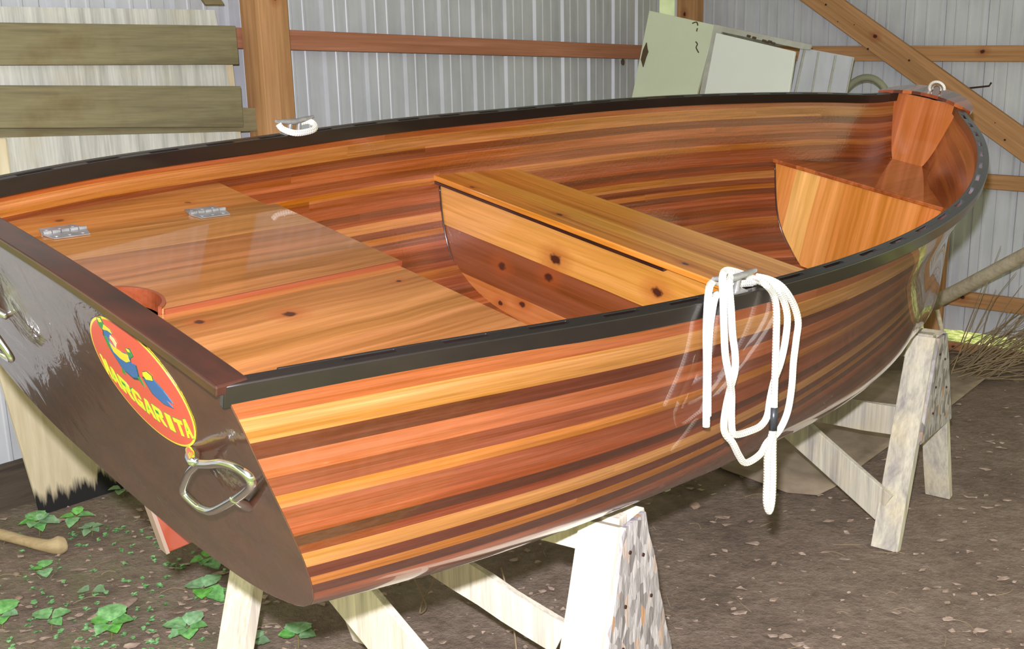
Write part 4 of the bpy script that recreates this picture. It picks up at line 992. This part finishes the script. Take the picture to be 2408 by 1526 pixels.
def seedling(px, leaves, h, label, mat='leaf', group='green seedlings on the dirt'):
    p = onz(px, .0); p[2] = fz(p[0], p[1]); root = empty('seedling', tuple(p)); tag(root, label, 'plant', group)
    g = G(); g.tube([(0, 0, -.005), (.004, .002, h * .6), (0, 0, h)], .0022, 6); g.obj('stem', M['stem'], root)
    for (a, L_, w_, el) in leaves:
        g = G(); a = math.radians(a); dv = np.array([math.cos(a), math.sin(a), el]); leaf_geo(g, np.array([0, 0, h]) + dv * .006, dv, L_, w_); lf = g.obj('leaf', M[mat], root); sharp(lf, 60)
seedling((92, 1258), [(0, .075, .05, .15), (60, .05, .035, .5), (120, .075, .05, .4), (185, .065, .045, .1), (270, .055, .035, .3), (310, .05, .03, -.1)], .055, 'bright seedling with six broad leaves beside the fallen branch')
seedling((182, 1240), [(10, .06, .032, .2), (90, .05, .03, .7), (190, .055, .03, .2), (270, .06, .034, 0)], .05, 'small seedling right of the bright seedling, near the rotten plywood foot')
seedling((215, 1255), [(30, .04, .026, .3), (120, .045, .026, .3), (180, .04, .025, .2), (260, .04, .025, 0), (330, .035, .025, .1)], .03, 'low seedling with five pale leaves by the rotten plywood foot', 'leaf_pale')
seedling((105, 1350), [(100, .05, .035, .4), (300, .05, .035, .1), (180, .035, .022, .2)], .03, 'tiny bright green seedling below the fallen branch')
seedling((485, 1335), [(80, .045, .032, .4), (200, .045, .035, .1), (320, .065, .05, .0), (270, .04, .028, .2)], .035, 'seedling just below the edge of the transom')
seedling((482, 1410), [(60, .075, .045, .4), (150, .07, .055, .2), (280, .06, .042, .2), (330, .075, .05, -.1)], .04, 'four-leaved bright seedling left of the pale sawhorse leg')
seedling((262, 1500), [(95, .085, .06, .5), (20, .06, .05, .2), (160, .06, .05, .3), (250, .05, .04, .1), (310, .05, .04, .1)], .05, 'largest glossy green seedling at the bottom of the view')
seedling((445, 1510), [(70, .07, .045, .5), (165, .08, .045, .2), (10, .05, .04, .2), (290, .05, .04, .1), (230, .05, .04, .1)], .045, 'leafy seedling at the bottom beside the pale sawhorse leg')
seedling((5, 1480), [(90, .08, .06, .4), (0, .05, .04, .3), (300, .05, .04, .2)], .05, 'seedling cut by the left edge of the view')
seedling((700, 1520), [(90, .06, .055, .4), (0, .05, .045, .2), (180, .05, .045, .3)], .04, 'bright seedling between the pale leg and the diagonal brace')
seedling((590, 1530), [(90, .06, .05, .3), (20, .05, .05, .1), (160, .05, .05, .1)], .03, 'dull green seedling at the foot of the pale sawhorse leg', 'leaf_pale')
seedling((290, 1165), [(60, .05, .03, .3), (200, .05, .032, .3), (270, .04, .03, .1), (330, .035, .025, .1)], .03, 'dark seedling beside the rotten plywood, partly behind the transom', 'leaf_pale')
seedling((-2, 1180), [(20, .07, .05, .3), (100, .06, .05, .4), (300, .05, .04, .2)], .04, 'grey-green seedling cut by the left edge above the branch', 'leaf_pale')
seedling((120, 1478), [(30, .06, .04, .4), (150, .07, .04, .3), (330, .045, .03, .1)], .035, 'three-leaved seedling left of the wood chip')
seedling((215, 1398), [(0, .04, .035, .1), (180, .04, .035, .1)], .022, 'pair of round pale leaves above the wood chip', 'leaf_pale')
# tiny sprouts: uncounted
def scatter(name, n, area, fn, mat, label, cat):
    g = G()
    for _ in range(n):
        px = area(); p = onz(px, 0.); 
        if abs(p[0]) > 3.3: continue
        p[2] = fz(p[0], p[1]); fn(g, p)
    o = g.obj(name, mat); tag(o, label, cat, kind='stuff'); return o
def sprout(g, p):
    for k in range(random.choice((2, 3, 4))):
        a = random.random() * 6.28; dv = np.array([math.cos(a), math.sin(a), .5]); leaf_geo(g, p + Z * random.uniform(.004, .016), dv, random.uniform(.008, .020), random.uniform(.006, .013))
def a_left():
    while 1:
        x = random.gauss(250, 190); y = random.uniform(1230, 1600)
        if -30 < x < 900: return (x, y)
scatter('sprouts', 170, a_left, sprout, M['leaf'], 'tiny green sprouts scattered over the mossy dirt at left', 'sprouts')
M['chip'] = simple('pale_leaf_litter', rgb(196, 174, 156), .9, nscale=30, col2=rgb(140, 114, 96))
def litter(g, p):
    a = random.random() * 6.28; L_ = random.uniform(.006, .019) * (1.5 if random.random() < .12 else 1); n = 6; c = p + Z * .006
    P = []
    for k in range(n):
        t = a + k * 6.28 / n; r = L_ * random.uniform(.35, 1.) * (1. if k % 3 else 1.5)
        P.append(c + np.array([math.cos(t) * r, math.sin(t) * r * .6, random.uniform(0, .005)]))
    g.prism(P, (0, 0, -.0015))
def a_all():
    r = random.random()
    if r < .35: return (random.uniform(-20, 760), random.uniform(1170, 1560))
    return (random.uniform(900, 2420), random.uniform(860, 1580))
scatter('leaf_litter', 640, a_all, litter, M['chip'], 'dry leaf scraps and wood flakes scattered over the dirt floor', 'leaf litter')
M['twig'] = simple('dry_twig', rgb(150, 130, 100), .9)
def twig(g, p):
    a = random.random() * 6.28; L_ = random.uniform(.03, .12); d = np.array([math.cos(a), math.sin(a), 0]); b = np.array([-d[1], d[0], 0]) * random.uniform(-.25, .25) * L_
    g.tube([p + Z * .004, p + d * L_ * .5 + b + Z * .010, p + d * L_ + Z * .004], .0012, 5, sub=3)
scatter('dry_twigs', 90, a_all, twig, M['twig'], 'thin dry twigs and grass stems strewn on the dirt floor', 'twigs')
# fallen branch, wood chip, stones
M['branch'] = weathered('peeled_branch', rgb(190, 168, 126), rgb(160, 136, 98), rgb(150, 118, 80), 0, .5, bump=.2)
def gp(x, y, z=.02): return onz((x, y), z)
pts = [gp(-60, 1245), gp(0, 1256), gp(60, 1272), gp(110, 1283), gp(138, 1282), gp(152, 1278)]; c = pts[0]
g = G(); g.tube([p - c for p in pts], [.020, .020, .019, .022, .034, .026], 12); o = g.obj('fallen_branch', M['branch'], smooth=True); o.location = c; tag(o, 'peeled pale branch with a knobby end lying on the ground at left', 'branch')
pts = [gp(205, 1457, .01), gp(245, 1440, .014), gp(285, 1425, .016), gp(320, 1405, .01)]; c = pts[0]
g = G(); g.tube([p - c for p in pts], [.004, .020, .026, .010], 8, flat=.35); o = g.obj('wood_chip', M['chip'], smooth=True); o.location = c; tag(o, 'long torn wood chip lying among the seedlings', 'wood chip')
def stone(px, r, label, mat=None):
    p = onz(px, 0.); p[2] = fz(p[0], p[1]) + r * .3; bm = bmesh.new(); bmesh.ops.create_icosphere(bm, subdivisions=2, radius=r)
    for v in bm.verts:
        n = mnoise.noise(v.co * (1.4 / r) + Vector((px[0], 0, 0))); v.co *= 1 + .25 * n; v.co.z *= .6
    me = bpy.data.meshes.new('stone'); bm.to_mesh(me); bm.free(); me.materials.append(mat or M['stone']); o = bpy.data.objects.new('stone', me); COL.objects.link(o); o.location = p; sharp(o, 30); tag(o, label, 'stone', 'loose stones on the ground')
M['stone'] = simple('tan_stone', rgb(156, 134, 112), .85, nscale=30, col2=rgb(120, 100, 84))
stone((1634, 1188), .022, 'rounded tan stone on the dirt between the two sawhorses')
stone((437, 1405), .011, 'small pale stone beside the four-leaved seedling'); stone((38, 1345), .012, 'small tan stone below the fallen branch'); stone((45, 1402), .013, 'small round stone left of the wood chip')
# thorny vine and stalks under the boat
def vine(pts, r, label, nm='dry_vine'):
    c = pts[0].copy(); g = G(); g.tube([p - c for p in pts], r, 6, sub=4); o = g.obj(nm, M['twig'], smooth=True); o.location = c; tag(o, label, 'vine'); return o
def vp(x, y, z): return onz((x, y), z)
vine([vp(1178, 1335, .30), vp(1188, 1372, .25), vp(1196, 1430, .17), vp(1210, 1490, .08), vp(1216, 1540, .03), vp(1225, 1575, .004)], .0024, 'thin dry vine hanging from the broken brace beneath the hull')
vine([vp(975, 1362, .20), vp(990, 1395, .14), vp(1002, 1428, .07), vp(988, 1442, .03), vp(994, 1412, .07), vp(1012, 1382, .16), vp(1022, 1350, .22)], .0022, 'bent yellow stalk under the hull beside the diagonal brace', 'dry_stalk')
# dead brush heap at the right
g = G(); c = onz((2300, 850), 0.)
for k in range(90):
    x0 = random.gauss(2285, 40); y0 = random.gauss(850, 22); a = onz((x0, y0), 0.01); a = np.array([a[0], a[1], fz(a[0], a[1]) + .005])
    L_ = random.uniform(.25, .75); dv = np.array([random.gauss(.50, .18), random.gauss(-.28, .2), random.uniform(.15, .75)]); dv /= np.linalg.norm(dv)
    if k % 3 == 0: dv[2] *= .3
    b = a + dv * L_
    ov = np.dot(b - PR, D1) + .10
    if ov > 0: b = b - D1 * ov
    mid = (a + b) / 2 + np.array([0, 0, .05 * L_]) + rng.normal(0, .02, 3)
    g.tube([a - c, mid - c, b - c], [.0035, .0025, .0012], 5, sub=4)
o = g.obj('dead_brush', M['twig'], smooth=True); o.location = c; tag(o, 'heap of dry grey twigs and roots on the floor by the right wall', 'brush', kind='stuff')

# ------------------------------------------------------------------ light
w = bpy.data.worlds.new('world'); sc.world = w; w.use_nodes = True; nt = w.node_tree; nt.nodes.clear()
ou = nt.nodes.new('ShaderNodeOutputWorld'); bg = nt.nodes.new('ShaderNodeBackground'); nt.links.new(bg.outputs[0], ou.inputs[0])
tc = nt.nodes.new('ShaderNodeTexCoord'); sx = nt.nodes.new('ShaderNodeSeparateXYZ'); nt.links.new(tc.outputs['Generated'], sx.inputs[0])
no = nt.nodes.new('ShaderNodeTexNoise'); no.inputs['Scale'].default_value = 9; no.inputs['Detail'].default_value = 6; nt.links.new(tc.outputs['Generated'], no.inputs['Vector'])
ma = nt.nodes.new('ShaderNodeMath'); ma.operation = 'MULTIPLY_ADD'; ma.inputs[1].default_value = .8; nt.links.new(no.outputs['Fac'], ma.inputs[0]); nt.links.new(sx.outputs[2], ma.inputs[2])
ra = nt.nodes.new('ShaderNodeValToRGB'); e = ra.color_ramp.elements; e[0].position = .34; e[0].color = (.28, .28, .17, 1); e[1].position = .92; e[1].color = (2.8, 2.75, 2.2, 1)
q = e.new(.48); q.color = (.88, 1.0, .52, 1); q = e.new(.66); q.color = (1.9, 2.0, 1.25, 1)
nt.links.new(ma.outputs[0], ra.inputs[0]); nt.links.new(ra.outputs[0], bg.inputs[0]); bg.inputs[1].default_value = .66
sun = bpy.data.lights.new('sun', 'SUN'); sun.energy = 3.2; sun.angle = .02; sun.color = (1, .95, .82); so = bpy.data.objects.new('sun', sun); COL.objects.link(so)
so.rotation_euler = (math.radians(12), 0, math.radians(139.3))
fl_ = bpy.data.lights.new('camera_flash', 'POINT'); fl_.energy = 560; fl_.shadow_soft_size = .018; fl_.color = (.95, .94, 1.08); fo = bpy.data.objects.new('camera_flash', fl_); COL.objects.link(fo)
fo.location = (-.03, -.02, CAM[2] + .13)
sc.view_settings.view_transform = 'Standard'; sc.view_settings.look = 'None'; sc.view_settings.exposure = 0.; sc.view_settings.gamma = 1.
sc.cycles.use_denoising = True
sc.cycles.max_bounces = 8
